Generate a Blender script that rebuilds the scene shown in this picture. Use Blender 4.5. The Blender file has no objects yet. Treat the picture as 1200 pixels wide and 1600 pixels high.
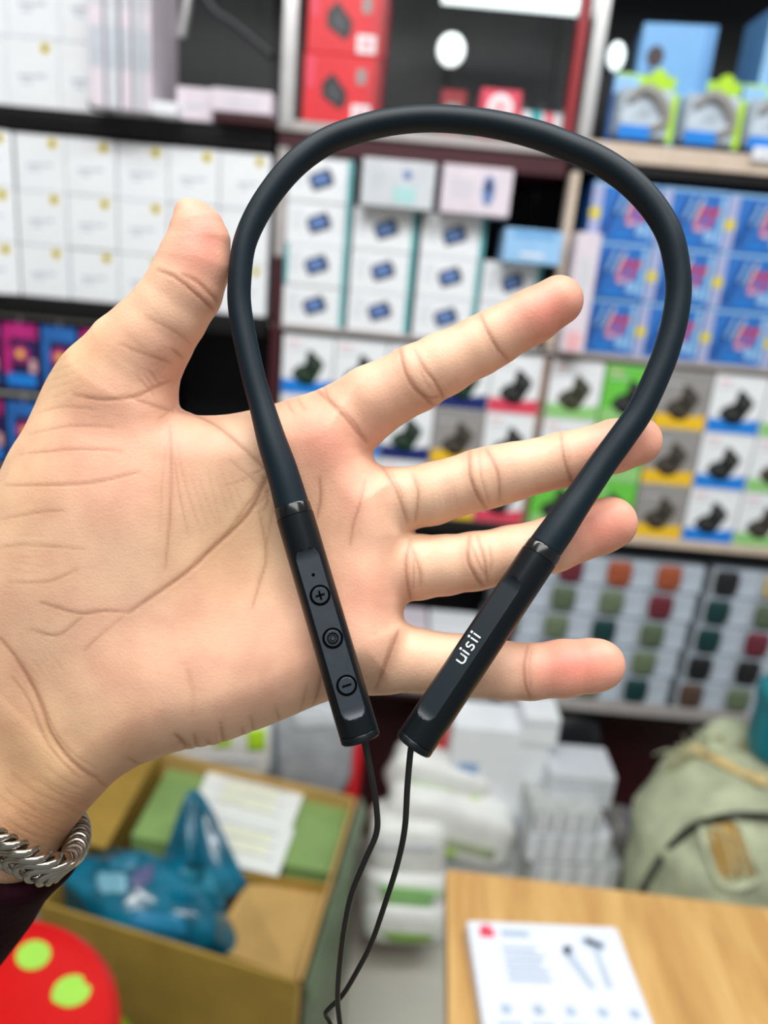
import bpy, math, random
import numpy as np
from math import sin, cos, pi, radians, sqrt
from mathutils import Vector, Matrix

# ------------------------------------------------------------------ camera
F = 1200.0
PITCH, ROLL, CAM_H = radians(18), radians(5.2), 1.45
cam_data = bpy.data.cameras.new('camera')
cam = bpy.data.objects.new('camera', cam_data)
bpy.context.scene.collection.objects.link(cam)
cam_data.sensor_fit = 'HORIZONTAL'
cam_data.sensor_width = 36.0
cam_data.lens = 36.0
cam_data.clip_start = 0.01
cam_data.clip_end = 50
cam_rot = Matrix.Rotation(pi/2 - PITCH, 4, 'X') @ Matrix.Rotation(ROLL, 4, 'Z')
cam.matrix_world = Matrix.Translation((0, 0, CAM_H)) @ cam_rot
cam_data.dof.use_dof = True
cam_data.dof.focus_distance = 0.206
cam_data.dof.aperture_fstop = 36.0 / 3.5
scene = bpy.context.scene
scene.camera = cam

# ------------------------------------------------------------------ world, lights, exposure
world = bpy.data.worlds.new('world')
scene.world = world
world.use_nodes = True
world.node_tree.nodes['Background'].inputs[0].default_value = (0.93, 0.97, 1.0, 1)
world.node_tree.nodes['Background'].inputs[1].default_value = 0.33

def area(name, loc, target, sx, sy, power, col=(1, 1, 1)):
    l = bpy.data.lights.new(name, 'AREA')
    l.shape = 'RECTANGLE'; l.size = sx; l.size_y = sy; l.energy = power; l.color = col
    o = bpy.data.objects.new(name, l)
    scene.collection.objects.link(o)
    o.location = loc
    o.rotation_euler = (Vector(target) - Vector(loc)).to_track_quat('-Z', 'Y').to_euler()
    return o
area('ceiling_tube_light', (-0.5, 0.25, 2.75), (-0.4, 0.45, 0), 1.3, 0.12, 18, (1, 0.99, 0.97))
area('ceiling_tube_light', (0.7, 0.35, 2.75), (0.6, 0.6, 0), 1.3, 0.12, 18, (0.97, 0.99, 1))
area('ceiling_panel_light', (0.0, -0.65, 2.95), (0, 0.9, 1.1), 1.6, 0.8, 31, (1, 0.98, 0.95))

scene.view_settings.view_transform = 'Standard'
scene.view_settings.look = 'None'
scene.view_settings.exposure = 0.0
scene.view_settings.gamma = 1.0
scene.view_settings.use_curve_mapping = False

# ------------------------------------------------------------------ helpers
RM = np.array(cam_rot.to_3x3())
CP = np.array([0, 0, CAM_H])
def ray(u, v): return RM @ np.array([(u-600)/F, -(v-800)/F, -1.0])
def W(u, v, Y=1.5):                      # point where the line of sight meets the plane y = Y
    d = ray(u, v); return Vector(CP + d*(Y/d[1]))
def H(u, v, z):                          # ... meets the plane z = z
    d = ray(u, v); return Vector(CP + d*((z-CAM_H)/d[2]))
def P(u, v, D):                          # ... at distance D along the optical axis
    return Vector(CP + ray(u, v)*D)
def span(u0, u1, v0, v1, Y=1.5):
    um, vm = (u0+u1)/2, (v0+v1)/2
    return W(u0, vm, Y).x, W(u1, vm, Y).x, W(um, v1, Y).z, W(um, v0, Y).z

def lin(c):
    c = c/255.0
    return c/12.92 if c <= 0.04045 else ((c+0.055)/1.055)**2.4
def rgb(t): return (lin(t[0]), lin(t[1]), lin(t[2]), 1.0)

_m = {}
def mat(name, col, rough=0.5, metal=0.0, noise=0.05, scale=30.0, emit=0.0, bump=0.0, coat=0.0, alpha=1.0, stretch=None, trans=0.0, spec=.5):
    if name in _m: return _m[name]
    m = bpy.data.materials.new(name); m.use_nodes = True
    nt = m.node_tree; b = nt.nodes['Principled BSDF']
    b.inputs['Roughness'].default_value = rough
    b.inputs['Metallic'].default_value = metal
    b.inputs['Coat Weight'].default_value = coat
    b.inputs['Specular IOR Level'].default_value = spec
    b.inputs['Alpha'].default_value = alpha
    b.inputs['Transmission Weight'].default_value = trans
    c = rgb(col)
    tc = nt.nodes.new('ShaderNodeTexCoord')
    mp = nt.nodes.new('ShaderNodeMapping'); nt.links.new(tc.outputs['Object'], mp.inputs[0])
    if stretch: mp.inputs['Scale'].default_value = stretch
    nz = nt.nodes.new('ShaderNodeTexNoise'); nz.inputs['Scale'].default_value = scale; nz.inputs['Detail'].default_value = 5
    nt.links.new(mp.outputs[0], nz.inputs['Vector'])
    rp = nt.nodes.new('ShaderNodeValToRGB')
    rp.color_ramp.elements[0].position = 0.3; rp.color_ramp.elements[1].position = 0.7
    rp.color_ramp.elements[0].color = (c[0]*(1-noise*2), c[1]*(1-noise*2), c[2]*(1-noise*2), 1)
    rp.color_ramp.elements[1].color = (min(c[0]*(1+noise), 1), min(c[1]*(1+noise), 1), min(c[2]*(1+noise), 1), 1)
    nt.links.new(nz.outputs['Fac'], rp.inputs[0]); nt.links.new(rp.outputs[0], b.inputs['Base Color'])
    if emit:
        b.inputs['Emission Color'].default_value = c; b.inputs['Emission Strength'].default_value = emit
    if bump:
        bp = nt.nodes.new('ShaderNodeBump'); bp.inputs['Strength'].default_value = bump; bp.inputs['Distance'].default_value = 0.001
        nt.links.new(nz.outputs['Fac'], bp.inputs['Height']); nt.links.new(bp.outputs[0], b.inputs['Normal'])
    _m[name] = m
    return m

class MB:
    """collects shapes into one mesh; local frame: x right, -y towards the viewer, z up"""
    def __init__(s): s.v = []; s.f = []; s.m = []; s.mats = []
    def mi(s, m):
        if m not in s.mats: s.mats.append(m)
        return s.mats.index(m)
    def add(s, vs, fs, m):
        n = len(s.v); s.v += [tuple(v) for v in vs]; k = s.mi(m)
        for f in fs: s.f.append(tuple(i+n for i in f)); s.m.append(k)
        return s
    def ring_loft(s, rings, m, cap0=True, cap1=True, closed=False):
        n = len(rings[0]); vs = [p for r in rings for p in r]; fs = []
        R = len(rings)
        for i in range(R if closed else R-1):
            a, b = i*n, ((i+1) % R)*n
            for j in range(n):
                k = (j+1) % n
                fs.append((a+j, a+k, b+k, b+j))
        if not closed:
            if cap0: fs.append(tuple(range(n-1, -1, -1)))
            if cap1: fs.append(tuple((R-1)*n+j for j in range(n)))
        return s.add(vs, fs, m)
    def box(s, x0, x1, y0, y1, z0, z1, m, c=0.0):
        if c <= 0:
            vs = [(x, y, z) for z in (z0, z1) for y in (y0, y1) for x in (x0, x1)]
            return s.add(vs, [(0, 2, 3, 1), (4, 5, 7, 6), (0, 1, 5, 4), (2, 6, 7, 3), (0, 4, 6, 2), (1, 3, 7, 5)], m)
        def oct_(i): 
            a0, a1, b0, b1 = x0+i, x1-i, y0+i, y1-i
            return [(a0+c, b0), (a1-c, b0), (a1, b0+c), (a1, b1-c), (a1-c, b1), (a0+c, b1), (a0, b1-c), (a0, b0+c)]
        rings = [[(x, y, z0) for x, y in oct_(c*.7)], [(x, y, z0+c) for x, y in oct_(0)],
                 [(x, y, z1-c) for x, y in oct_(0)], [(x, y, z1) for x, y in oct_(c*.7)]]
        return s.ring_loft(rings, m)
    def plate(s, pts, y, m, t=0.0006):        # polygon in x,z on a front face at depth y
        n = len(pts)
        ar = sum(pts[i][0]*pts[(i+1) % n][1]-pts[(i+1) % n][0]*pts[i][1] for i in range(n))
        if ar < 0: pts = pts[::-1]
        vs = [(x, y-t, z) for x, z in pts]+[(x, y, z) for x, z in pts]
        fs = [tuple(range(n))]+[(i, i+n, (i+1) % n+n, (i+1) % n) for i in range(n)]
        return s.add(vs, fs, m)
    def rect(s, x0, x1, z0, z1, y, m, t=0.0006): return s.plate([(x0, z0), (x1, z0), (x1, z1), (x0, z1)], y, m, t)
    def disc(s, x, z, r, y, m, t=0.0006, n=20, rz=None):
        rz = rz or r
        return s.plate([(x+r*cos(2*pi*i/n), z+rz*sin(2*pi*i/n)) for i in range(n)], y, m, t)
    def slab(s, top, thick, m, d=Vector((0, 0, -1))):     # prism from any 3-D polygon, extruded along d
        n = len(top); top = [Vector(p) for p in top]; bot = [p+d*thick for p in top]
        nv = (top[1]-top[0]).cross(top[2]-top[0])
        if nv.dot(d) > 0: top, bot = top[::-1], bot[::-1]
        fs = [tuple(range(n)), tuple(range(2*n-1, n-1, -1))]+[(i, i+n, (i+1) % n+n, (i+1) % n) for i in range(n)]
        return s.add(top+bot, fs, m)
    def tube(s, pts, rad, m, n=12, up=None, flat=1.0, closed=False):
        pts = [Vector(p) for p in pts]; N = len(pts)
        if not hasattr(rad, '__len__'): rad = [rad]*N
        rings = []; prev = Vector(up) if up else None
        for i, p in enumerate(pts):
            if closed: t = pts[(i+1) % N]-pts[i-1]
            else: t = pts[min(i+1, N-1)]-pts[max(i-1, 0)]
            t.normalize()
            if prev is None: prev = Vector((0, 0, 1)) if abs(t.z) < .9 else Vector((1, 0, 0))
            a = prev-t*prev.dot(t); a.normalize(); b = t.cross(a); prev = a
            rings.append([p+(a*cos(2*pi*k/n)*flat+b*sin(2*pi*k/n))*rad[i] for k in range(n)])
        return s.ring_loft(rings, m, closed=closed)
    def build(s, name, parent=None, origin=None, smooth=False):
        V = [Vector(v) for v in s.v]
        if origin is None:
            if parent is not None: origin = Vector((0, 0, 0))
            else:
                origin = Vector(((min(v.x for v in V)+max(v.x for v in V))/2, (min(v.y for v in V)+max(v.y for v in V))/2, min(v.z for v in V)))
        me = bpy.data.meshes.new(name)
        me.from_pydata([v-Vector(origin) for v in V], [], s.f)
        for m in s.mats: me.materials.append(m)
        me.polygons.foreach_set('material_index', s.m)
        if smooth: me.polygons.foreach_set('use_smooth', [True]*len(me.polygons))
        me.update()
        o = bpy.data.objects.new(name, me); scene.collection.objects.link(o)
        if parent is not None: o.parent = parent
        else: o.location = origin
        return o

def empty(name, loc=(0, 0, 0), rz=0):
    o = bpy.data.objects.new(name, None); scene.collection.objects.link(o)
    o.location = loc; o.rotation_euler = (0, 0, rz); o.empty_display_size = 0.02
    return o
def tag(o, label=None, cat=None, group=None, kind=None):
    if label: o['label'] = label
    if cat: o['category'] = cat
    if group: o['group'] = group
    if kind: o['kind'] = kind
    return o
def copy_tree(o, parent=None):
    c = o.copy(); scene.collection.objects.link(c)
    if parent is not None: c.parent = parent
    for ch in list(o.children): copy_tree(ch, c)
    return c
def catmull(pts, n=6, closed=False):
    pts = [np.array(p, float) for p in pts]; N = len(pts); out = []
    for i in range(N if closed else N-1):
        if closed: p0, p1, p2, p3 = pts[i-1], pts[i], pts[(i+1) % N], pts[(i+2) % N]
        else: p0, p1, p2, p3 = pts[max(i-1, 0)], pts[i], pts[i+1], pts[min(i+2, N-1)]
        for k in range(n):
            t = k/n
            out.append(.5*(2*p1+(p2-p0)*t+(2*p0-5*p1+4*p2-p3)*t*t+(3*p1-p0-3*p2+p3)*t**3))
    if not closed: out.append(pts[-1])
    return out

# ------------------------------------------------------------------ materials
WHITE = mat('white_card', (236, 240, 244), .45, noise=.02)
PALE = mat('pale_grey_card', (205, 210, 216), .5, noise=.04)
LILAC = mat('lilac_card', (222, 212, 222), .5, noise=.04)
INK = mat('grey_print', (190, 198, 208), .6)
YEL = mat('yellow_sticker', (222, 204, 62), .5)
YELC = mat('olive_sticker_ink', (150, 135, 30), .5)
BLACK = mat('black_laminate', (14, 13, 14), .35)
DARK = mat('dark_interior', (24, 26, 28), .6, noise=.15, scale=6)
MAROON = mat('maroon_laminate', (64, 18, 26), .4)
CHROME = mat('brushed_aluminium', (205, 205, 205), .3, metal=.7)
GREYEDGE = mat('grey_edge_strip', (176, 170, 168), .4)
BEIGE = mat('beige_edge_strip', (208, 190, 172), .5)
WOODEDGE = mat('worn_wood_edge', (150, 120, 96), .6, noise=.2)
TEAL = mat('teal_card', (44, 168, 172), .45)
PBLUE = mat('phone_blue', (104, 136, 192), .35, noise=.2, scale=60)
PDARK = mat('phone_dark', (30, 40, 62), .35)
RED = mat('red_card', (222, 40, 50), .45)
DRED = mat('dark_red_card', (150, 24, 34), .45)
DEVICE = mat('device_print_black', (34, 36, 40), .4, noise=.2)
LBLUE = mat('light_blue_card', (112, 172, 226), .4, noise=.03)
SKYBL = mat('sky_blue_card', (150, 196, 236), .4)
BLUE = mat('blue_card', (44, 112, 192), .4, noise=.15, scale=25)
DBLUE = mat('deep_blue_print', (18, 62, 140), .4)
CYAN = mat('bright_blue_band', (24, 132, 226), .4)
NAVY = mat('navy_band', (20, 40, 110), .4)
GREEN = mat('green_card', (104, 200, 70), .45)
LGREEN = mat('light_green_band', (150, 208, 128), .45)
LIME = mat('lime_print', (178, 222, 40), .45)
YELLOW = mat('yellow_band', (246, 198, 34), .45)
GREYC = mat('grey_card', (150, 148, 146), .5)
PINKRED = mat('pink_red_print', (226, 70, 96), .5)
PINK = mat('pink_print', (236, 180, 186), .5)
CASEBLK = mat('case_print_black', (36, 40, 42), .4, noise=.25, scale=90)
CASEGRN = mat('case_print_green', (22, 60, 40), .4, noise=.25, scale=90)
CASEOLV = mat('case_print_olive', (72, 74, 50), .4, noise=.25, scale=90)
CASEBRN = mat('case_print_brown', (74, 64, 54), .4, noise=.3, scale=90)
BLISTER = mat('clear_blister', (158, 168, 178), .25, noise=.05)
MAGENTA = mat('magenta_print', (196, 40, 130), .4, noise=.2)
PURPLE = mat('dark_purple_card', (44, 30, 84), .4, noise=.25)
GLOW = mat('reflected_white', (235, 250, 248), .4, emit=1.6)  # emission stands in for light mirrored in the glass
CARD = mat('brown_cardboard', (192, 156, 92), .75, noise=.08, scale=14)
CARD2 = mat('olive_cardboard', (166, 134, 56), .75, noise=.08, scale=14)
GREENSHEET = mat('green_plastic_sheet', (136, 168, 100), .45, noise=.12, scale=9)
GREENTAPE = mat('grey_green_tape', (112, 130, 100), .5, noise=.15, scale=14)
PAPER = mat('white_paper', (236, 240, 236), .6, noise=.02)
PAPERY = mat('yellow_print_paper', (236, 239, 212), .6)
TEALBAG = mat('teal_plastic_film', (10, 108, 136), .22, noise=.3, scale=16, bump=.4, coat=.3)
STOOLRED = mat('red_plastic', (212, 4, 3), .3, noise=.02)
STOOLGRN = mat('lime_plastic', (166, 226, 84), .4, noise=.02)
LEGGRN = mat('green_plastic', (150, 200, 30), .35, noise=.08, scale=20)
SACKM = mat('woven_sack', (190, 198, 166), .7, noise=.16, scale=22, bump=.5)
STRAW = mat('straw_twine', (212, 188, 130), .8, noise=.15)
BOTTLE = mat('teal_plastic_hard', (10, 120, 132), .35)
RUBBER = mat('black_rubber', (16, 18, 18), .45)
POLY = mat('grey_poly_film', (178, 184, 190), .25, noise=.12, scale=20, bump=.3)
POLYW = mat('white_poly_film', (230, 232, 228), .35, noise=.05, scale=20, bump=.3)
BOOK = mat('grey_bundle', (186, 190, 188), .5, noise=.1, scale=(40))
BAGBLK = mat('black_bag_film', (30, 33, 38), .4, noise=.2)
TILE = mat('cream_tile', (206, 204, 192), .25, noise=.03, scale=5)
GROUT = mat('tile_grout', (150, 148, 138), .8)
WALLM = mat('painted_wall', (150, 146, 142), .8)

def wood_material():
    m = bpy.data.materials.new('honey_oak_laminate'); m.use_nodes = True
    nt = m.node_tree; b = nt.nodes['Principled BSDF']; b.inputs['Roughness'].default_value = .42
    tc = nt.nodes.new('ShaderNodeTexCoord'); mp = nt.nodes.new('ShaderNodeMapping')
    mp.inputs['Scale'].default_value = (9, 1.1, 1); mp.inputs['Rotation'].default_value = (0, 0, radians(16))
    nt.links.new(tc.outputs['Object'], mp.inputs[0])
    n1 = nt.nodes.new('ShaderNodeTexNoise'); n1.inputs['Scale'].default_value = 3.2; n1.inputs['Detail'].default_value = 6; n1.inputs['Distortion'].default_value = .8
    nt.links.new(mp.outputs[0], n1.inputs['Vector'])
    mp2 = nt.nodes.new('ShaderNodeMapping'); mp2.inputs['Scale'].default_value = (120, 6, 1); mp2.inputs['Rotation'].default_value = (0, 0, radians(16))
    nt.links.new(tc.outputs['Object'], mp2.inputs[0])
    n2 = nt.nodes.new('ShaderNodeTexNoise'); n2.inputs['Scale'].default_value = 2; n2.inputs['Detail'].default_value = 4
    nt.links.new(mp2.outputs[0], n2.inputs['Vector'])
    mx = nt.nodes.new('ShaderNodeMix'); mx.inputs['Factor'].default_value = .3
    nt.links.new(n1.outputs['Fac'], mx.inputs[2]); nt.links.new(n2.outputs['Fac'], mx.inputs[3])
    rp = nt.nodes.new('ShaderNodeValToRGB')
    e = rp.color_ramp.elements
    e[0].position = .32; e[0].color = rgb((178, 132, 76)); e[1].position = .68; e[1].color = rgb((222, 184, 118))
    k = e.new(.5); k.color = rgb((204, 160, 96))
    nt.links.new(mx.outputs[0], rp.inputs[0]); nt.links.new(rp.outputs[0], b.inputs['Base Color'])
    return m
OAK = wood_material()

# ------------------------------------------------------------------ the setting
def plane_struct(name, x0, x1, y0, y1, z0, z1, m):
    o = MB().box(x0, x1, y0, y1, z0, z1, m).build(name); o['kind'] = 'structure'; return o
floor = plane_struct('floor', -1.8, 2.2, -1.8, 2.3, -.05, -.004, GROUT)
FB = floor.location
TS = .3
for i in range(-1, 4):
    for j in range(2, 7):
        x, y = i*TS-.14, j*TS+.0
        t = MB().box(-TS/2+.0025, TS/2-.0025, -TS/2+.0025, TS/2-.0025, 0, .008, TILE, c=.0015)
        o = t.build('tile', parent=floor)
        o.location = Vector((x, y, -.006))-FB
plane_struct('wall_back', -1.8, 2.2, 1.95, 2.05, 0, 2.9, WALLM)
plane_struct('wall_left', -1.9, -1.8, -1.8, 2.05, 0, 2.9, WALLM)

# shelving: three units, fronts on y = 1.5 ; SD = depth
SD = .34
ZL, ZT, ZM, ZC, ZB = 1.335, 1.66, 1.322, .962, .572
def unit(label, x0, x1, boards, posts, back, extra=None):
    t = empty('shelving_unit', ((x0+x1)/2, 1.5, 0)); L = t.location
    tag(t, label, 'shelf')
    for (z, th, medge, mb) in boards:
        m = MB().box(x0-L.x+.001, x1-L.x-.001, .004, SD, z-th, z, mb, c=.001)
        b = m.build('shelf_board', parent=t)
        e = MB().box(x0-L.x+.001, x1-L.x-.001, -.004, .004, z-th*(.34 if th > .051 else .62), z, medge, c=.001).build('edge_strip', parent=b)
    for (xa, xb, za, zb, m) in posts:
        MB().box(xa-L.x, xb-L.x, -.006, .03, za, zb, m, c=.002).build('post', parent=t)
    MB().box(x0-L.x, x1-L.x, SD-.004, SD+.008, .0, 2.3, back).build('back_panel', parent=t)
    return t
unit('left shelving unit with thick black shelf boards holding white boxes', -1.06, -.255,
     [(ZT-.005, .034, BLACK, BLACK), (ZL-.005, .036, BLACK, BLACK), (ZC, .03, BLACK, BLACK), (2.1, .03, BLACK, BLACK)],
     [(-1.06, -1.04, 0, 2.3, BLACK)], DARK)
unit('middle shelving unit with pale aluminium left post and maroon top board', -.25, .27,
     [(ZT+.013, .052, GREYEDGE, MAROON), (ZM, .016, GREYEDGE, BLACK), (ZC, .03, BLACK, BLACK), (ZB, .04, GREYEDGE, MAROON), (2.1, .03, BLACK, BLACK)],
     [(-.247, -.221, ZT, 2.3, CHROME), (-.247, -.228, ZM+.12, ZT-.032, GREYEDGE), (-.247, -.228, ZC, ZM+.12, MAROON), (-.247, -.228, 0, ZC, MAROON)], DARK)
unit('right shelving unit with pinkish grey post and beige shelf edges', .276, 1.25,
     [(ZT+.024, .05, BEIGE, BLACK), (ZM-.002, .016, GREYEDGE, WOODEDGE), (ZC-.001, .028, BEIGE, BLACK), (ZB, .045, GREYEDGE, BLACK), (2.1, .03, BLACK, BLACK)],
     [(.278, .302, ZT+.024, 2.3, CHROME), (.278, .294, ZM, ZT-.03, BEIGE), (.280, .290, ZC, ZM-.02, WOODEDGE), (.278, .3, 0, ZC, MAROON)], DARK)
# dark red side strip of the top glass case and the maroon kick board behind the pile
tag(MB().box(.252, .268, 1.49, 1.52, ZT+.016, 2.28, DRED, c=.002).build('door_strip'), 'dark red vertical strip beside the chrome post at top right', 'strip')
tag(MB().box(-.2, 1.2, 1.66, 1.68, .02, .525, MAROON, c=.002).build('kick_board'), 'maroon cabinet front board behind the goods piled under the shelves', 'cabinet')
pl = W(1190, 242, 1.494)
tag(MB().box(pl.x-.018, pl.x+.05, 1.486, 1.494, pl.z-.011, pl.z+.011, WHITE, c=.001).rect(pl.x-.01, pl.x+.03, pl.z-.003, pl.z+.002, 1.486, INK).build('price_label'), 'white price label on the top right shelf edge at the right border', 'label')
# glowing bodies added for ceiling lights mirrored in the top case glass
lb = MB()
x0, x1, z0, z1 = span(690, 915, -12, 16, 1.62)
lb.tube([(x0, 1.62, (z0+z1)/2), (x1, 1.62, (z0+z1)/2)], .014, GLOW, 14)
o = tag(lb.build('tube_glow'), 'long white tube glow standing in for the ceiling light at the top of the middle case', 'glow')
m = MB(); m.box(x0-.02, x1+.02, 1.61, 1.66, (z0+z1)/2+.013, (z0+z1)/2+.03, CHROME); q = m.build('glow_housing', origin=o.location); q.parent = o; q.location = (0, 0, 0)
def round_reflection(u, v, ru, rv, Y, label):  # glowing disc and base added where the glass only mirrors a bulb
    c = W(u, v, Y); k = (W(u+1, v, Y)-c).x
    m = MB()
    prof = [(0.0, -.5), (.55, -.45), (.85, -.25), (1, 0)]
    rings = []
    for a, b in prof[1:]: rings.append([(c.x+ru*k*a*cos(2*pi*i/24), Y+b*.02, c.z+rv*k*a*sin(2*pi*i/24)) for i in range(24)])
    m.ring_loft(rings, GLOW)
    o = m.build('round_reflection'); tag(o, label, 'glow')
    h = MB(); h.ring_loft([[(c.x+ru*k*1.04*cos(2*pi*i/24), Y+y, c.z+rv*k*1.04*sin(2*pi*i/24)) for i in range(24)] for y in (0, .012)], CHROME)
    h.tube([(c.x, Y+.01, c.z), (c.x, 1.5+SD, c.z)], .006, BLACK, 8)
    q = h.build('reflection_base', origin=o.location); q.parent = o; q.location = (0, 0, 0)
round_reflection(705, 78, 21, 23, 1.6, 'round white glow added as a bulb reflection at the top centre of the glass case')
round_reflection(963, 88, 13, 20, 1.6, 'small oval white glow added as a bulb reflection beside the chrome post at top right')

# ------------------------------------------------------------------ goods
def text_lines(m, x0, x1, z, n, dz, y, ink=INK, h=.0022, seed=0):
    r = random.Random(seed)
    for i in range(n):
        m.rect(x0, x0+(x1-x0)*r.uniform(.6, 1), z-i*dz-h/2, z-i*dz+h/2, y, ink)
def place(o, x, z, Y=1.5, rz=0, label=None, cat=None, group=None):
    o.location = (x, Y, z); o.rotation_euler = (0, 0, rz)
    return tag(o, label, cat, group)
ROWN = ['top', 'middle', 'bottom']
ORD = ['first', 'second', 'third', 'fourth', 'fifth', 'sixth', 'seventh']

# white boxes with a yellow dot, left unit
def white_dot_box(w, h, d, dotx=.26, dotz=.36):
    t = empty('white_box')
    m = MB().box(-w/2, w/2, 0, d, 0, h, WHITE, c=.0008)
    m.rect(-w*.28, w*.02, h*.42, h*.47, 0, INK); m.rect(w*.06, w*.24, h*.44, h*.49, 0, INK)
    m.rect(-w*.22, -w*.02, h*.34, h*.37, 0, INK)
    m.rect(-w/2+.0005, w/2-.0005, h-.0016, h-.0008, 0, PALE)
    m.build('carton', parent=t)
    s = MB().disc(w*dotx, h*.5+h*dotz, 0.0088, 0, YEL); s.disc(w*dotx, h*.5+h*dotz, .0048, -.0006, YELC, n=12)
    s.build('sticker', parent=t)
    return t
bw, bh = .0925, .0945
proto = white_dot_box(bw-.0012, bh-.0008, .08); first = True
zb = ZL-.005
for r in range(3):
    for c in range(5):
        x = -.679+.0935*c-.0
        o = proto if first else copy_tree(proto); first = False
        z = zb+(2-r)*bh
        place(o, x, z, 1.5+random.Random(r*7+c).uniform(0, .004), 0,
              f'white box with yellow dot, {ORD[c]} in the {ROWN[r]} row of the left shelf', 'box', 'white boxes with yellow dots on the left shelf')
for r in range(3):
    o = copy_tree(proto)
    place(o, -.2955+.0, zb+(2-r)*bh, 1.5, 0, f'white box with yellow dot beside the post, {ROWN[r]} row of the left shelf', 'box', 'white boxes with yellow dots on the left shelf')
    o.scale = (.80, 1, 1); o.location.x = -.2985
for r in range(3):
    o = copy_tree(proto)
    place(o, -.7665, zb+(2-r)*bh, 1.478, radians(30), f'white box turned towards the aisle at the far left, {ROWN[r]} row', 'box', 'white boxes turned at the left end')
# upper left
protoU = white_dot_box(.098, .11, .1)
for i, (u0, u1, v0, v1) in enumerate([(-75, 9, 52, 158), (9, 92, 52, 160), (92, 174, 58, 163), (-75, 9, -60, 52), (9, 92, -60, 52), (92, 174, -55, 57)]):
    x0, x1, z0, z1 = span(u0, u1, v0, v1)
    o = protoU if i == 0 else copy_tree(protoU)
    zz = ZT-.005 if i < 3 else ZT-.005+.1105
    where = ['far left end', 'second column', 'third column'][i % 3]
    place(o, (x0+x1)/2, zz, 1.5, 0, f'tall white box on the upper left shelf, {where}, {"lower" if i < 3 else "upper"} tier', 'box', 'white boxes on the upper left shelf')
    o.scale = ((x1-x0-.001)/.098, 1, 1)
for i, (u0, u1) in enumerate([(176, 197), (198, 217), (218, 233), (234, 246), (247, 259)]):
    x0, x1, z0, z1 = span(u0, u1, -50, 168)
    m = MB().box(0, x1-x0-.001, 0, .16, 0, .235, LILAC if i % 2 == 0 else PALE, c=.0008)
    m.rect(.002, x1-x0-.003, .06, .12, 0, INK); m.rect(.002, x1-x0-.003, .15, .17, 0, PALE)
    o = m.build('slim_box'); place(o, x0, ZT-.005, 1.502+.004*i, 0, f'slim upright lilac-white box, {ORD[i]} right of the white stacks, upper left shelf', 'box', 'slim upright boxes on the upper left shelf')
def simple_box(u0, u1, v0, v1, d, m, name, label, cat='box', Y=1.5, z=None, deco=None, group=None, rz=0):
    x0, x1, z0, z1 = span(u0, u1, v0, v1, Y); w = x1-x0; h = z1-z0
    if z is not None: z0 = z
    b = MB().box(-w/2, w/2, 0, d, 0, h, m, c=.0012)
    if deco: deco(b, w, h)
    o = b.build(name)
    return place(o, (x0+x1)/2, z0, Y, rz, label, cat, group)
ZU = ZT-.005
simple_box(283, 339, 125, 176, .06, LILAC, 'small_box', 'small pinkish white box left of the larger white box on the upper left shelf', z=ZU, Y=1.51,
           deco=lambda b, w, h: b.rect(-w*.3, w*.2, h*.4, h*.5, 0, INK))
simple_box(339, 431, 135, 170, .08, LILAC, 'small_box', 'wide white box lying on a maroon book beside the pale post', z=ZU+.016,
           deco=lambda b, w, h: (b.rect(-w*.3, w*.3, h*.4, h*.5, 0, INK), b.rect(-w/2, w/2, h*.86, h*.9, 0, PALE)))
simple_box(345, 432, 172, 185, .09, MAROON, 'maroon_case', 'flat maroon case under the white box on the upper left shelf', 'case', z=ZU,
           deco=lambda b, w, h: b.rect(-w/2, w/2, h*.45, h*.55, 0, BLACK))
simple_box(143, 178, 158, 170, .03, DEVICE, 'charger', 'small black gadget lying on the upper left shelf before the white boxes', 'gadget', z=ZU, Y=1.468,
           deco=lambda b, w, h: b.rect(-w*.3, w*.3, h*.3, h*.6, 0, GREYC))
simple_box(236, 281, 158, 178, .05, WHITE, 'small_box', 'low white packet lying on the upper left shelf', z=ZU, Y=1.47,
           deco=lambda b, w, h: b.rect(-w*.3, w*.3, h*.4, h*.5, 0, INK))
# glass door pane and hanging cord in the dark upper left compartment
gl = bpy.data.materials.new('clear_glass'); gl.use_nodes = True
gt = gl.node_tree; gt.nodes.remove(gt.nodes['Principled BSDF'])
g1 = gt.nodes.new('ShaderNodeBsdfTransparent'); g2 = gt.nodes.new('ShaderNodeBsdfGlossy'); g2.inputs['Roughness'].default_value = .08
g3 = gt.nodes.new('ShaderNodeMixShader'); gn = gt.nodes.new('ShaderNodeTexNoise'); gn.inputs['Scale'].default_value = 6
gr = gt.nodes.new('ShaderNodeMapRange'); gr.inputs['To Min'].default_value = .01; gr.inputs['To Max'].default_value = .06
gt.links.new(gn.outputs['Fac'], gr.inputs[0]); gt.links.new(gr.outputs[0], g3.inputs[0]); gt.links.new(g1.outputs[0], g3.inputs[1]); gt.links.new(g2.outputs[0], g3.inputs[2])
gt.links.new(g3.outputs[0], gt.nodes['Material Output'].inputs[0])
for (xa, xb, lab) in ((-.45, -.262, 'clear glass pane over the dark upper left compartment'), (-.1, .248, 'clear glass pane over the dark top middle compartment')):
    tag(MB().box(xa, xb, 1.488, 1.491, ZT+.02, 2.2, gl, c=.0008).build('glass_pane'), lab, 'glass')
m = MB(); m.tube(catmull([W(300, -60, 1.6), W(330, 10, 1.6), W(370, 40, 1.6), W(430, 90, 1.6)], 8), .008, DEVICE, 10)
m.tube(catmull([W(300, -60, 1.6), W(290, 20, 1.6), W(283, 60, 1.6)], 8), .01, CHROME, 10)
tag(m.build('hanging_cable', smooth=True), 'dark hanging cable with silver plug in the upper left compartment', 'cord')

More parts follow.
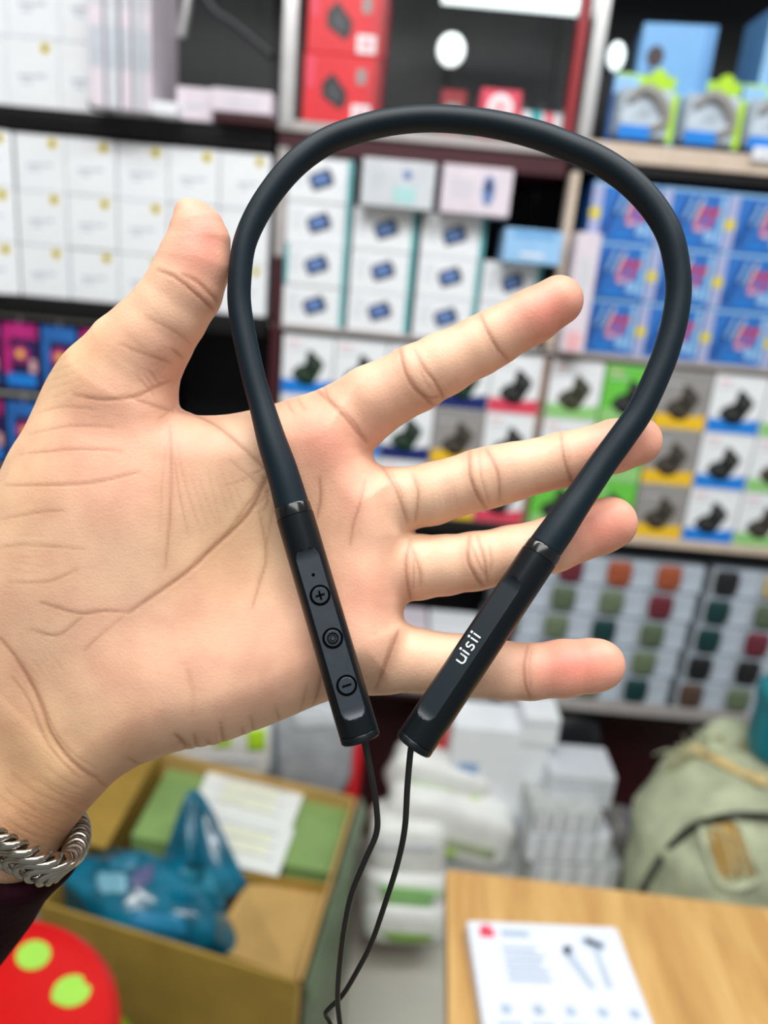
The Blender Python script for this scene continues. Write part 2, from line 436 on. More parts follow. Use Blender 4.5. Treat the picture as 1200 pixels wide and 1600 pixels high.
# phone boxes, middle unit
def phone_box(w, h, d, left_teal=False):
    t = empty('phone_box')
    m = MB().box(-w/2, w/2, 0, d, 0, h, WHITE, c=.0008)
    m.rect(w/2-.009, w/2-.0008, .0008, h-.0008, 0, TEAL)
    if left_teal: m.rect(-w/2+.0008, -w/2+.007, .0008, h-.0008, 0, TEAL)
    text_lines(m, -w*.42, -w*.2, h*.75, 4, h*.12, 0, INK, .0018)
    m.rect(-w/2+.001, w/2-.001, h-.0022, h-.0010, 0, PALE)
    m.build('carton', parent=t)
    # printed handset picture
    a = radians(24); cx, cz = w*.02, h*.5
    def q(x, z): x *= 1.25; z *= 1.25; return (cx+x*cos(a)-z*sin(a), cz+x*sin(a)+z*cos(a))
    p = MB().plate([q(-.016, -.010), (q(.014, -.012)), q(.018, -.004), q(.016, .012), q(-.013, .013), q(-.018, .006)], 0, PDARK)
    p.plate([q(-.013, -.004), q(.010, -.007), q(.010, .008), q(-.011, .010)], -.0006, PBLUE)
    p.build('printed_picture', parent=t)
    return t
pw, ph = .118, .0735
pp = phone_box(pw-.001, ph-.0006, .085); pt = phone_box(pw-.001, ph-.0006, .085, True)
cols = [(-.169, 4, 'left stack'), (-.045, 3, 'second stack'), (.081, 3, 'third stack'), (.198, 2, 'right stack')]
used = {0: False, 1: False}
HN = ['bottom box', 'second box up', 'third box up', 'top box']
for ci, (x, n, nm) in enumerate(cols):
    for k in range(n):
        j = 1 if (ci == 0 and k == 1) else 0
        src = pt if j else pp
        o = src if not used[j] else copy_tree(src); used[j] = True
        place(o, x, ZM+k*ph, 1.5+random.Random(ci*5+k).uniform(0, .003), 0,
              f'white phone box with teal edge, {HN[k]} of the {nm}', 'box', 'phone boxes on the middle shelf')
        if ci == 3: o.scale = (.93, 1, 1)
simple_box(568, 680, 235, 308, .08, PALE, 'pale_box', 'pale grey box with teal patches on top of the second phone box stack', z=ZM+3*ph,
           deco=lambda b, w, h: (b.rect(-w*.05, w*.25, h*.1, h*.45, 0, mat('pale_teal_print', (170, 214, 214), .5)), b.disc(w*.12, h*.7, h*.1, 0, PBLUE), text_lines(b, -w*.4, -w*.15, h*.7, 4, h*.12, 0)))
simple_box(690, 797, 248, 322, .08, LILAC, 'pale_box', 'white box with a dark oval picture on top of the third phone box stack', z=ZM+3*ph,
           deco=lambda b, w, h: (b.disc(w*.17, h*.52, h*.14, 0, PBLUE, rz=h*.32), b.disc(w*.17, h*.6, h*.07, -.0006, PDARK, rz=h*.14), text_lines(b, -w*.4, -w*.0, h*.7, 4, h*.12, 0)))
simple_box(785, 874, 342, 394, .09, SKYBL, 'light_blue_box', 'light blue box on top of the right phone box stack', z=ZM+2*ph,
           deco=lambda b, w, h: (b.rect(-w*.35, w*.35, h*.75, h*.95, 0, LBLUE), b.rect(-w*.2, w*.2, h*.2, h*.3, 0, WHITE)))

# red speaker boxes and the rest of the top middle case
def red_box(w, h, d):
    t = empty('red_box')
    m = MB().box(-w/2, w/2, 0, d, 0, h, RED, c=.001)
    m.rect(w*.14, w*.38, h*.04, h*.30, 0, WHITE); m.rect(w*.19, w*.33, h*.1, h*.24, -.0006, PINK)
    m.rect(w*.18, w*.30, h*.6, h*.82, 0, GREYC)
    m.rect(-w*.46, -w*.36, h*.5, h*.95, 0, PINKRED)
    m.rect(w*.42, w/2-.001, .001, h-.001, 0, DRED)
    m.build('carton', parent=t)
    p = MB().plate([(-w*.26, h*.38), (-w*.02, h*.2), (w*.06, h*.30), (w*.07, h*.46), (-w*.13, h*.74), (-w*.26, h*.58)], 0, DEVICE)
    p.plate([(-w*.21, h*.42), (-w*.04, h*.28), (w*.01, h*.42), (-w*.13, h*.62)], -.0006, mat('device_grey', (70, 72, 78), .4))
    p.build('printed_picture', parent=t)
    return t
rb = red_box(.135, .107, .11)
for k in range(2):
    o = rb if k == 0 else copy_tree(rb)
    place(o, -.140+.002*k, ZT+.014+k*.108, 1.5, 0, ['lower of two stacked red boxes with a black gadget picture by the pale post', 'upper of two stacked red boxes with a black gadget picture by the pale post'][k], 'box', 'red boxes at the top of the middle unit')
ZR = ZT+.014
simple_box(690, 728, 108, 176, .08, DRED, 'dark_red_box', 'narrow dark red box standing in the top case below the round glow', z=ZR, Y=1.54, deco=lambda b, w, h: b.rect(-w*.3, w*.3, h*.2, h*.7, 0, GREYC))
simple_box(750, 812, 108, 182, .08, PINKRED, 'red_white_box', 'small red box with a white circle in the top middle case', z=ZR, Y=1.53,
           deco=lambda b, w, h: (b.disc(0, h*.62, w*.32, 0, WHITE), b.disc(0, h*.62, w*.18, -.0006, PINK), b.rect(-w*.25, w*.2, h*.05, h*.28, 0, GREYC)))
m = MB(); c0 = W(805, 172, 1.52); c1 = W(898, 185, 1.52)
zc = ZR+.028
m.tube([(c0.x, 1.55, zc), (c0.x+.006, 1.55, zc), (c1.x-.006, 1.55, zc), (c1.x, 1.55, zc)], [.024, .028, .028, .024], WHITE, 20)
m.tube([(c0.x+.002, 1.55, zc), (c0.x+.014, 1.55, zc)], .0285, RED, 20); m.tube([(c1.x-.012, 1.55, zc), (c1.x-.002, 1.55, zc)], .0285, RED, 20)
m.tube([(c0.x+.03, 1.55, zc), (c0.x+.05, 1.55, zc)], .0284, TEAL, 20); m.tube([(c0.x+.055, 1.55, zc), (c0.x+.07, 1.55, zc)], .0284, PINKRED, 20)
tag(m.build('red_tin', smooth=False), 'white cylindrical pack with red ends lying in the top middle case', 'tin')
m = MB(); g0 = W(858, 128, 1.6)
for dx, r in ((-.035, .02), (.0, .026), (.04, .018)):
    m.ring_loft([[(g0.x+dx+r*k*cos(2*pi*i/16), 1.65+r*k*sin(2*pi*i/16), ZR+zz) for i in range(16)] for k, zz in ((.7, .0), (1, .01), (1, .05), (.8, .085), (.3, .095))], DEVICE)
tag(m.build('black_gadget', smooth=True), 'black rounded gadgets standing behind the red and white pack', 'gadget')

# top right compartment
def person_print(b, w, h):
    b.rect(w*.36, w*.5-.0008, .001, h-.001, 0, mat('blue_fold', (90, 150, 208), .4))
    b.disc(-w*.28, h*.74, w*.12, 0, mat('print_brown', (58, 40, 46), .5), rz=w*.14); b.plate([(-w*.46, h*.48), (-w*.2, h*.48), (-w*.22, h*.62), (-w*.36, h*.66)], 0, mat('print_blue_shade', (84, 120, 180), .5))
bb = simple_box(990, 1098, 18, 212, .12, LBLUE, 'blue_carton', 'tall light blue carton with a dark round print at the top right', z=ZT+.025, Y=1.60, deco=person_print, rz=radians(-8))
simple_box(1172, 1270, -20, 216, .12, LBLUE, 'blue_carton', 'light blue carton at the right edge of the top right shelf', z=ZT+.025, Y=1.60, deco=lambda b, w, h: b.rect(-w*.5, -w*.36, .001, h-.001, 0, SKYBL))
def blister(w, h, d):
    t = empty('blister_pack')
    m = MB().box(-w/2, w/2, d*.8, d, 0, h, BLUE, c=.0008)
    m.rect(-w*.48, w*.48, h*.82, h*.99, d*.8, LIME); m.rect(-w*.48, -w*.1, h*.7, h*.95, d*.8-.0006, SKYBL)
    m.build('backing_card', parent=t)
    rings = []
    for k, y in ((1, d*.8), (.98, d*.3), (.86, .0)):
        rings.append([(w*.46*k*x, y, h*.42+h*.36*k*z) for x, z in ((-1, -.8), (-.8, -1), (.8, -1), (1, -.8), (1, .8), (.8, 1), (-.8, 1), (-1, .8))])
    MB().ring_loft(rings, mat('clear_blister_pale', (196, 210, 222), .2, noise=.2, scale=30), cap0=False).build('clear_blister', parent=t)
    p = MB()
    pts = catmull([(-w*.3, -.001, h*.55), (-w*.1, -.004, h*.72), (w*.15, -.004, h*.62), (w*.3, -.002, h*.35), (w*.1, -.002, h*.2)], 5)
    p.tube(pts, [.006+.004*sin(pi*i/(len(pts)-1)) for i in range(len(pts))], GREYC, 10)
    p.disc(w*.1, h*.88, w*.13, -.0, LIME, t=.003); p.rect(-w*.4, w*.1, h*.06, h*.24, -.0, CYAN, t=.003)
    p.build('packed_earphones', parent=t)
    MB().rect(w*.36, w*.46, h*.04, h*.7, 0, LIME, t=.002).build('lime_label', parent=t)
    return t
bl = blister(.112, .118, .05)
for i, (u, lab) in enumerate(((1005, 'clear blister pack with blue base nearest the chrome post on the top right shelf'), (1110, 'clear blister pack with lime top in the middle of the top right shelf'), (1212, 'clear blister pack at the right edge of the top right shelf'))):
    o = bl if i == 0 else copy_tree(bl)
    c = W(u, 205, 1.5); place(o, c.x, ZT+.025, 1.50, 0, lab, 'package', 'blister packs on the top right shelf')

# blue boxes with red digits, right unit
def blue_box(w, h, d):
    t = empty('blue_box')
    m = MB().box(-w/2, w/2, 0, d, 0, h, BLUE, c=.0008)
    m.rect(-w/2+.001, -w/2+w*.17, .001, h-.001, 0, mat('lavender_print', (168, 176, 214), .4))
    m.rect(-w/2+.001, w/2-.001, h-.006, h-.001, -.0006, SKYBL)
    for k in range(4): m.plate([(-w*.20+k*w*.07, h*.45), (-w*.16+k*w*.07, h*.45), (-w*.06+k*w*.07, h*.86), (-w*.10+k*w*.07, h*.86)], 0, (DBLUE, SKYBL, DBLUE, PALE)[k])
    m.plate([(-w*.32, h*.12), (-w*.24, h*.12), (-w*.08, h*.5), (-w*.15, h*.5)], 0, DBLUE)
    m.rect(w*.24, w*.36, h*.14, h*.34, 0, SKYBL); m.rect(-w*.1, w*.15, h*.08, h*.14, 0, CYAN)
    m.rect(w*.40, w*.48, h*.1, h*.9, 0, SKYBL)
    m.build('carton', parent=t)
    d_ = MB()
    for k in range(2):
        x = w*.10+k*w*.17
        d_.plate([(x-w*.05, h*.34), (x, h*.34), (x+w*.09, h*.68), (x+w*.03, h*.68)], 0, RED)
        d_.plate([(x, h*.62), (x+w*.14, h*.62), (x+w*.15, h*.70), (x+w*.02, h*.70)], 0, RED)
    d_.plate([(w*.07, h*.30), (w*.18, h*.30), (w*.2, h*.38), (w*.08, h*.38)], 0, PINK)
    d_.build('red_print', parent=t)
    s = MB().disc(-w*.42, h*.46, .0105, -.0006, YEL); s.build('sticker', parent=t)
    return t
cw, chh = .1225, .1005
bx = blue_box(cw-.001, chh-.0008, .09); first = True
rows3 = [0.000, 0.004, -.004]
for r in range(3):
    for c in range(4):
        o = bx if first else copy_tree(bx); first = False
        place(o, .3835+c*cw+(-.001*r), ZM-.002+(2-r)*chh, 1.5+random.Random(r+c*3).uniform(0, .005), 0,
              f'blue box with red print, {ORD[c]} from left, {ROWN[r]} row, right shelf', 'box', 'blue boxes on the right shelf')
simple_box(883, 920, 352, 537, .09, LILAC, 'narrow_box', 'narrow pinkish white box standing left of the blue boxes', z=ZM-.002, Y=1.5,
           deco=lambda b, w, h: (b.rect(-w*.3, w*.3, .004, h*.18, 0, PINK), b.rect(-w*.2, w*.2, h*.5, h*.8, 0, PALE)))

# earbud case boxes
def case_box(w, h, d, body, band, casem, bandh=.22, zig=True):
    t = empty('earbud_box')
    m = MB().box(-w/2, w/2, 0, d, 0, h, body, c=.0008)
    if zig: m.plate([(-w/2+.0008, .001), (w/2-.0008, .001), (w/2-.0008, h*bandh*1.25), (w*.1, h*bandh), (-w*.02, h*bandh*1.1), (-w/2+.0008, h*bandh*1.15)], 0, band)
    else: m.rect(-w/2+.0008, w/2-.0008, .001, h*bandh, 0, band)
    m.rect(-w*.42, -w*.18, h*.86, h*.9, 0, PINK if body is not GREYC else GREYC); m.rect(-w*.42, -w*.05, h*.77, h*.795, 0, PALE)
    m.rect(-w/2+.001, w/2-.001, h-.002, h-.001, 0, PALE)
    m.build('carton', parent=t)
    p = MB()       # open charging case: lower shell and tilted lid
    p.plate([(-w*.01, h*.74), (w*.05, h*.74), (w*.23, h*.57), (w*.23, h*.50), (w*.15, h*.33), (-w*.05, h*.50)], 0, casem)
    p.plate([(-w*.24, h*.33), (-w*.22, h*.40), (-w*.13, h*.50), (w*.01, h*.52), (w*.16, h*.34), (w*.09, h*.19), (-w*.05, h*.17), (-w*.12, h*.21)], 0, casem)
    p.plate([(-w*.16, h*.37), (-w*.08, h*.44), (w*.03, h*.43), (w*.0, h*.34)], -.0006, mat('case_inner_print', (66, 68, 64), .4))
    p.plate([(w*.0, h*.64), (w*.06, h*.66), (w*.17, h*.54), (w*.12, h*.44)], -.0006, mat('case_inner_print', (66, 68, 64), .4))
    p.v = [(x*1.32, y, h*.47+(z-h*.47)*1.08) for x, y, z in p.v]
    p.build('printed_picture', parent=t)
    return t
ew, eh = .104, .1135
kinds = {
 'whitegreen': ('white box with olive case and green band', WHITE, LGREEN, CASEOLV),
 'green': ('all green box with black case picture', GREEN, LGREEN, CASEBLK),
 'greyyellow': ('grey box with brown case and yellow band', GREYC, YELLOW, CASEBRN),
 'whiteblue': ('white box with black case and blue band', WHITE, CYAN, CASEBLK),
 'bluegreen': ('white box with green case and blue band', WHITE, CYAN, CASEGRN),
 'whitered': ('white box with black case and red band', WHITE, PINKRED, CASEBLK),
 'whitenavy': ('white box with dark case and navy band', WHITE, NAVY, CASEGRN),
 'whitebrown': ('white box with brown case and green band', WHITE, LGREEN, CASEBRN),
}
protos = {}
def put_case(kind, x, z, label, wscale=1, Y=1.5, group='earbud boxes on the lower shelves'):
    lab, body, band, cm = kinds[kind]
    if kind not in protos: o = protos[kind] = case_box(ew-.001, eh-.0008, .06, body, band, cm)
    else: o = copy_tree(protos[kind])
    o.scale = (wscale, 1, 1)
    place(o, x, z, Y, 0, lab+', '+label, 'box', group)
zr = ZC-.001
rr = [  # right unit rows from top
 ['whitegreen', 'green', 'greyyellow', 'whiteblue', 'whitebrown', 'whiteblue'],
 ['whitegreen', 'green', 'greyyellow', 'whiteblue', 'whitebrown', 'green'],
 ['green', 'green', 'greyyellow', 'whiteblue', 'whitebrown', 'whiteblue']]
for r in range(3):
    for c, k in enumerate(rr[r]):
        put_case(k, .347+c*.1055, zr+(2-r)*eh, f'{ORD[c]} from left, {ROWN[r]} row, right shelf', .99)
mm = [['bluegreen', 'whiteblue', 'whitered', 'whitenavy', 'whitered'],
      ['whitered', 'whiteblue', 'whitenavy', 'greyyellow', 'whitered'],
      ['bluegreen', 'whitenavy', 'whitenavy', 'greyyellow', 'whitered']]
for r in range(3):
    for c, k in enumerate(mm[r]):
        put_case(k, -.173+c*.1015, ZC+(2-r)*eh, f'{ORD[c]} from left, {ROWN[r]} row, middle shelf', .965)

# lower right: stacks of slim clear packs
packc = {'rust': (166, 84, 54), 'maroon': (112, 40, 54), 'olive': (108, 122, 96), 'dark teal': (16, 58, 60), 'moss green': (92, 108, 84), 'black': (30, 30, 34), 'navy': (24, 42, 84), 'pale yellow': (200, 180, 120), 'brown': (90, 70, 60)}
for k_ in packc: mat('strap_'+k_.replace(' ', '_'), packc[k_], .5, noise=.2, scale=60)
def strap_pack(color):
    w, h, d = .052, .064, .16
    t = empty('clear_pack')
    m = MB().box(-w/2-.006, w/2+.047, .004, d, 0, h, BLISTER, c=.002)
    m.rect(-w/2-.004, -w/2-.001, .01, h-.01, .004, PALE)
    m.build('clear_case', parent=t)
    cm = _m['strap_'+color.replace(' ', '_')]
    rings = [[(w*.50*k*x, y, h*.48+h*.44*k*z) for x, z in ((-1, -.5), (-.6, -1), (.6, -1), (1, -.5), (1, .7), (.7, 1), (-.7, 1), (-1, .7))] for k, y in ((1, .004), (.95, -.002), (.7, -.005))]
    MB().ring_loft(rings, cm, cap0=False).build('coloured_holder', parent=t)
    MB().rect(w/2+.001, w/2+.045, .002, h-.002, .004, mat('frosted_label', (192, 203, 216), .4, noise=.08, scale=40)).build('side_label', parent=t)
    return t
pcols = [
 (.30, ['brown', 'navy', 'olive', 'black', 'brown']),
 (.405, ['maroon', 'moss green', 'olive', 'navy', 'olive']),
 (.508, ['rust', 'olive', 'dark teal', 'brown', 'olive']),
 (.613, ['rust', 'maroon', 'moss green', 'olive', 'dark teal']),
 (.735, ['black', 'dark teal', 'dark teal', 'black', 'brown']),
 (.84, ['pale yellow', 'moss green', 'maroon', 'black', 'olive'])]
pk = {}
for ci, (x, lst) in enumerate(pcols):
    for k, col in enumerate(lst):
        if col in pk: o = copy_tree(pk[col])
        else: o = pk[col] = strap_pack(col)
        nm = ['top', 'second', 'third', 'fourth', 'bottom'][k]
        place(o, x-.0065*k, ZB+(4-k)*.066, 1.5+.004*(4-k), 0, f'clear pack with {col} front, {nm} of the {ORD[ci]} stack on the bottom right shelf', 'package', 'clear packs stacked on the bottom right shelf')
# lower middle behind the fingers: white and lilac boxes with yellow specks
for i in range(4):
    m = MB().box(-.055, .055, 0, .1, 0, .15, WHITE if i % 2 else LILAC, c=.0012)
    m.disc(.02, .09, .008, 0, YELC); m.disc(-.02, .12, .006, 0, YEL); m.rect(-.03, .03, .03, .04, 0, INK); m.rect(-.04, .01, .06, .066, 0, PALE)
    place(m.build('lilac_box'), -.17+i*.115, ZB, 1.52, 0, f'{ORD[i]} pale box with olive specks on the shelf behind the ring and little fingers', 'box', 'pale boxes on the lower middle shelf')
# hanging magenta and blue packs, far left below
def hang_pack(i):
    t = empty('hanging_pack')
    m = MB().box(-.036, .036, 0, .018, 0, .13, PURPLE, c=.001)
    m.rect(-.034, .034, .1, .128, 0, MAGENTA if i % 2 == 0 else BLUE); m.disc(.0, .07, .017, 0, MAGENTA); m.disc(.0, .07, .008, -.0006, YELLOW, n=14)
    m.rect(-.03, .03, .006, .03, 0, CYAN); m.rect(-.034, -.02, .03, .1, 0, (MAGENTA, BLUE)[i % 2]); m.rect(.018, .03, .035, .06, 0, PINK)
    m.build('card', parent=t)
    MB().tube([(0, .005, .126), (0, .005, .15)], .003, CHROME, 8).build('hanger', parent=t)
    return t
hp = [hang_pack(0), hang_pack(1)]; usedp = [False, False]
for r in range(3):
    for c in range(5):
        j = (r+c) % 2
        o = copy_tree(hp[j]) if usedp[j] else hp[j]; usedp[j] = True
        nm = f'{ORD[c]} from the left in the {ROWN[r]} row left of the thumb'
        place(o, -.90+c*.078, 1.145-r*.155, 1.52, 0, (('magenta-topped' if j == 0 else 'blue-topped')+' purple hanging pack, '+nm), 'package', 'hanging packs under the left shelf')
m = MB()
for r in range(3): m.tube([(-1.03, 1.52, 1.289-r*.155), (-.5, 1.52, 1.289-r*.155)], .004, CHROME, 8)
for x in (-1.02, -.51):
    m.box(x-.005, x+.005, 1.515, 1.84, .975, 1.298, BLACK)
tag(m.build('hook_rail'), 'metal rails the purple packs hang from under the left shelf', 'rail')

# ------------------------------------------------------------------ goods on the floor
def lumpy(name, c, r, m, seed=0, amp=.12, freq=3, nu=40, nv=24, power=2.6, rz=0.0, tilt=None):
    """a closed, dented sack-like solid (superellipsoid with folds)"""
    rnd = random.Random(seed); waves = [(Vector((rnd.uniform(-1, 1), rnd.uniform(-1, 1), rnd.uniform(-1, 1))).normalized()*freq*rnd.uniform(.6, 2.2), rnd.uniform(0, 6), rnd.uniform(.4, 1)) for _ in range(9)]
    Rz = Matrix.Rotation(rz, 3, 'Z')
    if tilt: Rz = Rz @ Matrix.Rotation(tilt[1], 3, tilt[0])
    rings = []
    e = 2/power
    for j in range(1, nv):
        ph_ = -pi/2+pi*j/nv; ring = []
        for i in range(nu):
            th = 2*pi*i/nu
            sp = lambda a: (1 if a > 0 else -1)*abs(a)**e
            d = Vector((sp(cos(ph_))*sp(cos(th)), sp(cos(ph_))*sp(sin(th)), sp(sin(ph_))))
            k = 1+amp*sum(a*sin(w.dot(d)+p) for w, p, a in waves)/4
            v = Vector((d.x*r[0], d.y*r[1], d.z*r[2]))*k
            ring.append(Vector(c)+Rz@v)
        rings.append(ring)
    return MB().ring_loft(rings, m)
def lump_at(u0, u1, v0, v1, Y, dy): 
    x0, x1, z0, z1 = span(u0, u1, v0, v1, Y)
    return Vector(((x0+x1)/2, Y+dy, (z0+z1)/2)), ((x1-x0)/2, dy, (z1-z0)/2)
from mathutils.bvhtree import BVHTree
def bvh(o): return BVHTree.FromPolygons([v.co[:] for v in o.data.vertices], [p.vertices[:] for p in o.data.polygons])
def hit(tree, off, u, v):
    d = Vector(ray(u, v)).normalized(); r = tree.ray_cast(Vector(CP)-off, d)
    if r[0] is None: r = tree.find_nearest(W(u, v, off.y)-off)
    return r[0], d
def decal(tree, off, quad, m, name, parent, n=7, th=.0015, lift=.0006, rough=0.0):
    """a thin label wrapped onto a curved surface; quad = its four corners"""
    q = [Vector((a, b)) for a, b in quad]; top_, bot = [], []; rr_ = random.Random(int(quad[0][0]))
    for i in range(n):
        for j in range(n):
            a = q[0].lerp(q[1], i/(n-1)); b = q[3].lerp(q[2], i/(n-1)); c = a.lerp(b, j/(n-1))
            if i in (0, n-1) or j in (0, n-1): c = c+Vector((rr_.uniform(-1, 1), rr_.uniform(-1, 1)))*rough
            p, d = hit(tree, off, c.x, c.y)
            if p is None: return None
            top_.append(p-d*(th+lift)); bot.append(p+d*.001)
    N = n*n; fs = []
    for i in range(n-1):
        for j in range(n-1):
            a = i*n+j; fs.append((a, a+1, a+n+1, a+n)); fs.append((a+N, a+n+N, a+n+1+N, a+1+N))
    rim = [i for i in range(n)]+[n-1+n*i for i in range(1, n)]+[N-1-i for i in range(1, n)]+[N-n-n*i for i in range(1, n-1)]
    for k in range(len(rim)): a, b = rim[k], rim[(k+1) % len(rim)]; fs.append((a, a+N, b+N, b))
    return MB().add(top_+bot, fs, m).build(name, parent=parent, smooth=True)
# carton (open, long), rim height .45
Zr = .45
fr = H(470, 1538, Zr); br = H(557, 1246, Zr); fl = H(60, 1412, Zr); blk = H(250, 1172, Zr)
t = empty('cardboard_carton', (H(350, 1400, 0).x, fr.y+.2, 0)); O = t.location
tag(t, 'open brown cardboard carton on the floor holding a teal bag and papers', 'carton')
def wall(a, b, name, m, th=.006, z0=.0, z1=Zr):
    a, b = Vector(a), Vector(b); d = (b-a); d.z = 0; n = Vector((-d.y, d.x, 0)).normalized()*th
    q = [Vector((a.x, a.y, z0)), Vector((b.x, b.y, z0)), Vector((b.x, b.y, z1)), Vector((a.x, a.y, z1))]
    return MB().slab([p-O for p in q], 1, m, d=n).build(name, parent=t)
wall(fl, fr, 'front_wall', CARD2); wall(fr, br, 'right_wall', CARD); wall(br, blk, 'back_wall', CARD); wall(blk, fl, 'left_wall', CARD2)
mf = H(525, 1374, Zr); ml = H(170, 1320, Zr)
wall(mf, ml, 'divider', CARD2, z1=Zr-.012)
# inner sloping flap seen at right front
MB().slab([p-O for p in (H(524, 1384, Zr-.02), H(385, 1382, Zr-.03), H(325, 1480, Zr-.09), H(462, 1530, Zr-.04))], .005, CARD).build('inner_flap', parent=t)
MB().slab([Vector((p.x, p.y, .01))-O for p in (fl, fr, br, blk)], .008, CARD).build('bottom', parent=t)
# outer tape edge
d = Vector((.012, 0, -.01))
MB().slab([fr-O+Vector((.007, -.004, .002)), br-O+Vector((.007, 0, .002)), br-O+Vector((.02, 0, -.03)), fr-O+Vector((.02, -.004, -.03))], .003, GREENTAPE, d=Vector((1, 0, 0))).build('green_tape', parent=t)
MB().slab([p-O for p in (fr+Vector((.0075, -.006, .001)), br+Vector((.0075, 0, .001)), Vector((br.x+.0075, br.y, .02)), Vector((fr.x+.0075, fr.y-.006, .02)))], .002, GREENTAPE, d=Vector((1, 0, 0))).build('green_side', parent=t)
MB().slab([p-O for p in (H(250, 1172, Zr), H(165, 1325, Zr), H(40, 1290, .49), H(120, 1140, .49))], .005, CARD2).build('left_flap', parent=t)
# green covered block in the back half
g = MB().slab([H(262, 1200, Zr-.03), H(547, 1264, Zr-.03), H(517, 1364, Zr-.03), H(205, 1306, Zr-.03)], .38, GREENSHEET)
tag(g.build('green_parcel'), 'large parcel wrapped in olive green sheet filling the back of the open carton', 'parcel')
for i, (pts, lab) in enumerate(((((328, 1198), (478, 1232), (452, 1302), (300, 1262)), 'upper white paper sheet with yellow print on the green parcel'),
                               (((312, 1258), (460, 1296), (434, 1368), (352, 1350)), 'lower white paper sheet lying on the green parcel'))):
    q = [H(u, v, Zr-.022+.003*(1-i)) for u, v in pts]
    m = MB().slab(q, .002, PAPER)
    c = sum(q, Vector())/4
    m.slab([c+(p-c)*.55+Vector((0, 0, .0008)) for p in q], .0008, PAPERY)
    for k in range(3):
        a = q[0]+(q[3]-q[0])*(.2+.25*k); b = q[1]+(q[2]-q[1])*(.2+.25*k)
        a2 = q[0]+(q[3]-q[0])*(.24+.25*k); b2 = q[1]+(q[2]-q[1])*(.24+.25*k)
        m.slab([a+(b-a)*.15+Vector((0, 0, .0014)), b+(a-b)*.15+Vector((0, 0, .0014)), b2+(a2-b2)*.15+Vector((0, 0, .0014)), a2+(b2-a2)*.15+Vector((0, 0, .0014))], .0006, INK)
    tag(m.build('paper_sheet'), lab, 'paper', 'paper sheets on the green parcel')
# teal plastic bag
c = (H(230, 1395, .42)+Vector((0, 0, -.035)))
bagt = empty('plastic_bag', (c.x, c.y, .3)); tag(bagt, 'crumpled teal plastic carrier bag lying in the open carton', 'bag')
lm = lumpy('film', (0, 0, .085), (.158, .080, .085), TEALBAG, 4, .20, 4, 80, 44, 2.4, rz=radians(-16))
lm.v = [tuple(Vector(v)*(1+.018*sin(60*v[0]+35*v[2]+3*sin(40*v[1])))) for v in lm.v]
film = lm.build('film', parent=bagt, smooth=True)
hm = MB(); BO = bagt.location
pk_ = [H(255, 1360, .42)-BO, H(272, 1310, .46)-BO, H(290, 1258, .51)-BO, H(304, 1240, .52)-BO, H(325, 1266, .51)-BO, H(352, 1325, .47)-BO, H(382, 1385, .42)-BO]
cc = catmull(pk_, 8)
hm.tube(cc, .007, TEALBAG, 10)
mid = (Vector(pk_[0])+Vector(pk_[-1]))/2+Vector((0, .0, -.01))
n = len(cc); K = 8; vs = []
for p in cc:
    for k in range(K+1):
        t_ = k/K; q_ = Vector(p).lerp(mid, t_)+Vector((0, -.030*sin(pi*t_)-.004*sin(9*t_*pi), 0)); vs += [q_, q_+Vector((0, .002, 0))]
fs = []
for i in range(n-1):
    for k in range(K):
        a = (i*(K+1)+k)*2; b = ((i+1)*(K+1)+k)*2
        fs.append((a, b, b+2, a+2)); fs.append((a+1, a+3, b+3, b+1))
hm.add(vs, fs, TEALBAG)
hm.build('handle', parent=bagt, smooth=True)
tr = bvh(film)
for quad, m_, nm in ((((165, 1318), (232, 1312), (212, 1356), (172, 1362)), mat('muted_blue', (50, 124, 150), .3), 'pale_content'),
                     (((150, 1365), (196, 1362), (200, 1395), (156, 1398)), mat('pale_cyan_content', (120, 176, 196), .3), 'pale_content'),
                     (((208, 1362), (240, 1346), (236, 1378), (200, 1392)), mat('muted_pink', (84, 88, 128), .4), 'pink_content'),
                     (((205, 1420), (285, 1432), (292, 1462), (200, 1446)), mat('cyan_label', (36, 124, 164), .3), 'label'),
                     (((288, 1335), (330, 1345), (345, 1400), (300, 1395)), mat('muted_teal_light', (34, 122, 146), .3), 'pale_content')):
    decal(tr, BO, quad, m_, nm, bagt, rough=3)
# red stool with green spots
Zs = .62
R_ = .1705
st = empty('stool', (-.409, .5977, 0)); tag(st, 'red round plastic stool with lime green spots at the lower left corner', 'stool')
prof = [(.2, Zs), (.8, Zs), (.93, Zs-.002), (.985, Zs-.012), (1, Zs-.03), (.99, Zs-.05), (.9, Zs-.052), (.2, Zs-.052)]
e1 = H(70, 1425, Zs); 
cx, cy = 0, 0
m = MB(); m.ring_loft([[(R_*a*cos(2*pi*i/64), R_*a*sin(2*pi*i/64), z) for i in range(64)] for a, z in prof][::-1], STOOLRED)
seat = m.build('seat', parent=st, smooth=False)
SO = st.location
def spot(u, v, ru, rv, rot, heart=False):
    q = []
    for i in range(28):
        a = 2*pi*i/28
        k = 1.0
        if heart: k = 1-.28*math.exp(-((a-(2*pi-.25)+pi) % (2*pi)-pi)**2/.05)+.10*math.exp(-((a-pi*.9) % (2*pi))**2/.3)
        x = ru*k*cos(a); y = rv*k*sin(a)
        q.append(H(u+x*cos(rot)-y*sin(rot), v+x*sin(rot)+y*cos(rot), Zs+.0015)-SO)
    MB().slab(q, .0012, STOOLGRN).build('green_spot', parent=st)
spot(52, 1492, 28, 22, -.35); spot(112, 1548, 31, 24, -.35, True)
lgp = H(205, 1585, .42)-SO; la = math.atan2(lgp.y, lgp.x)
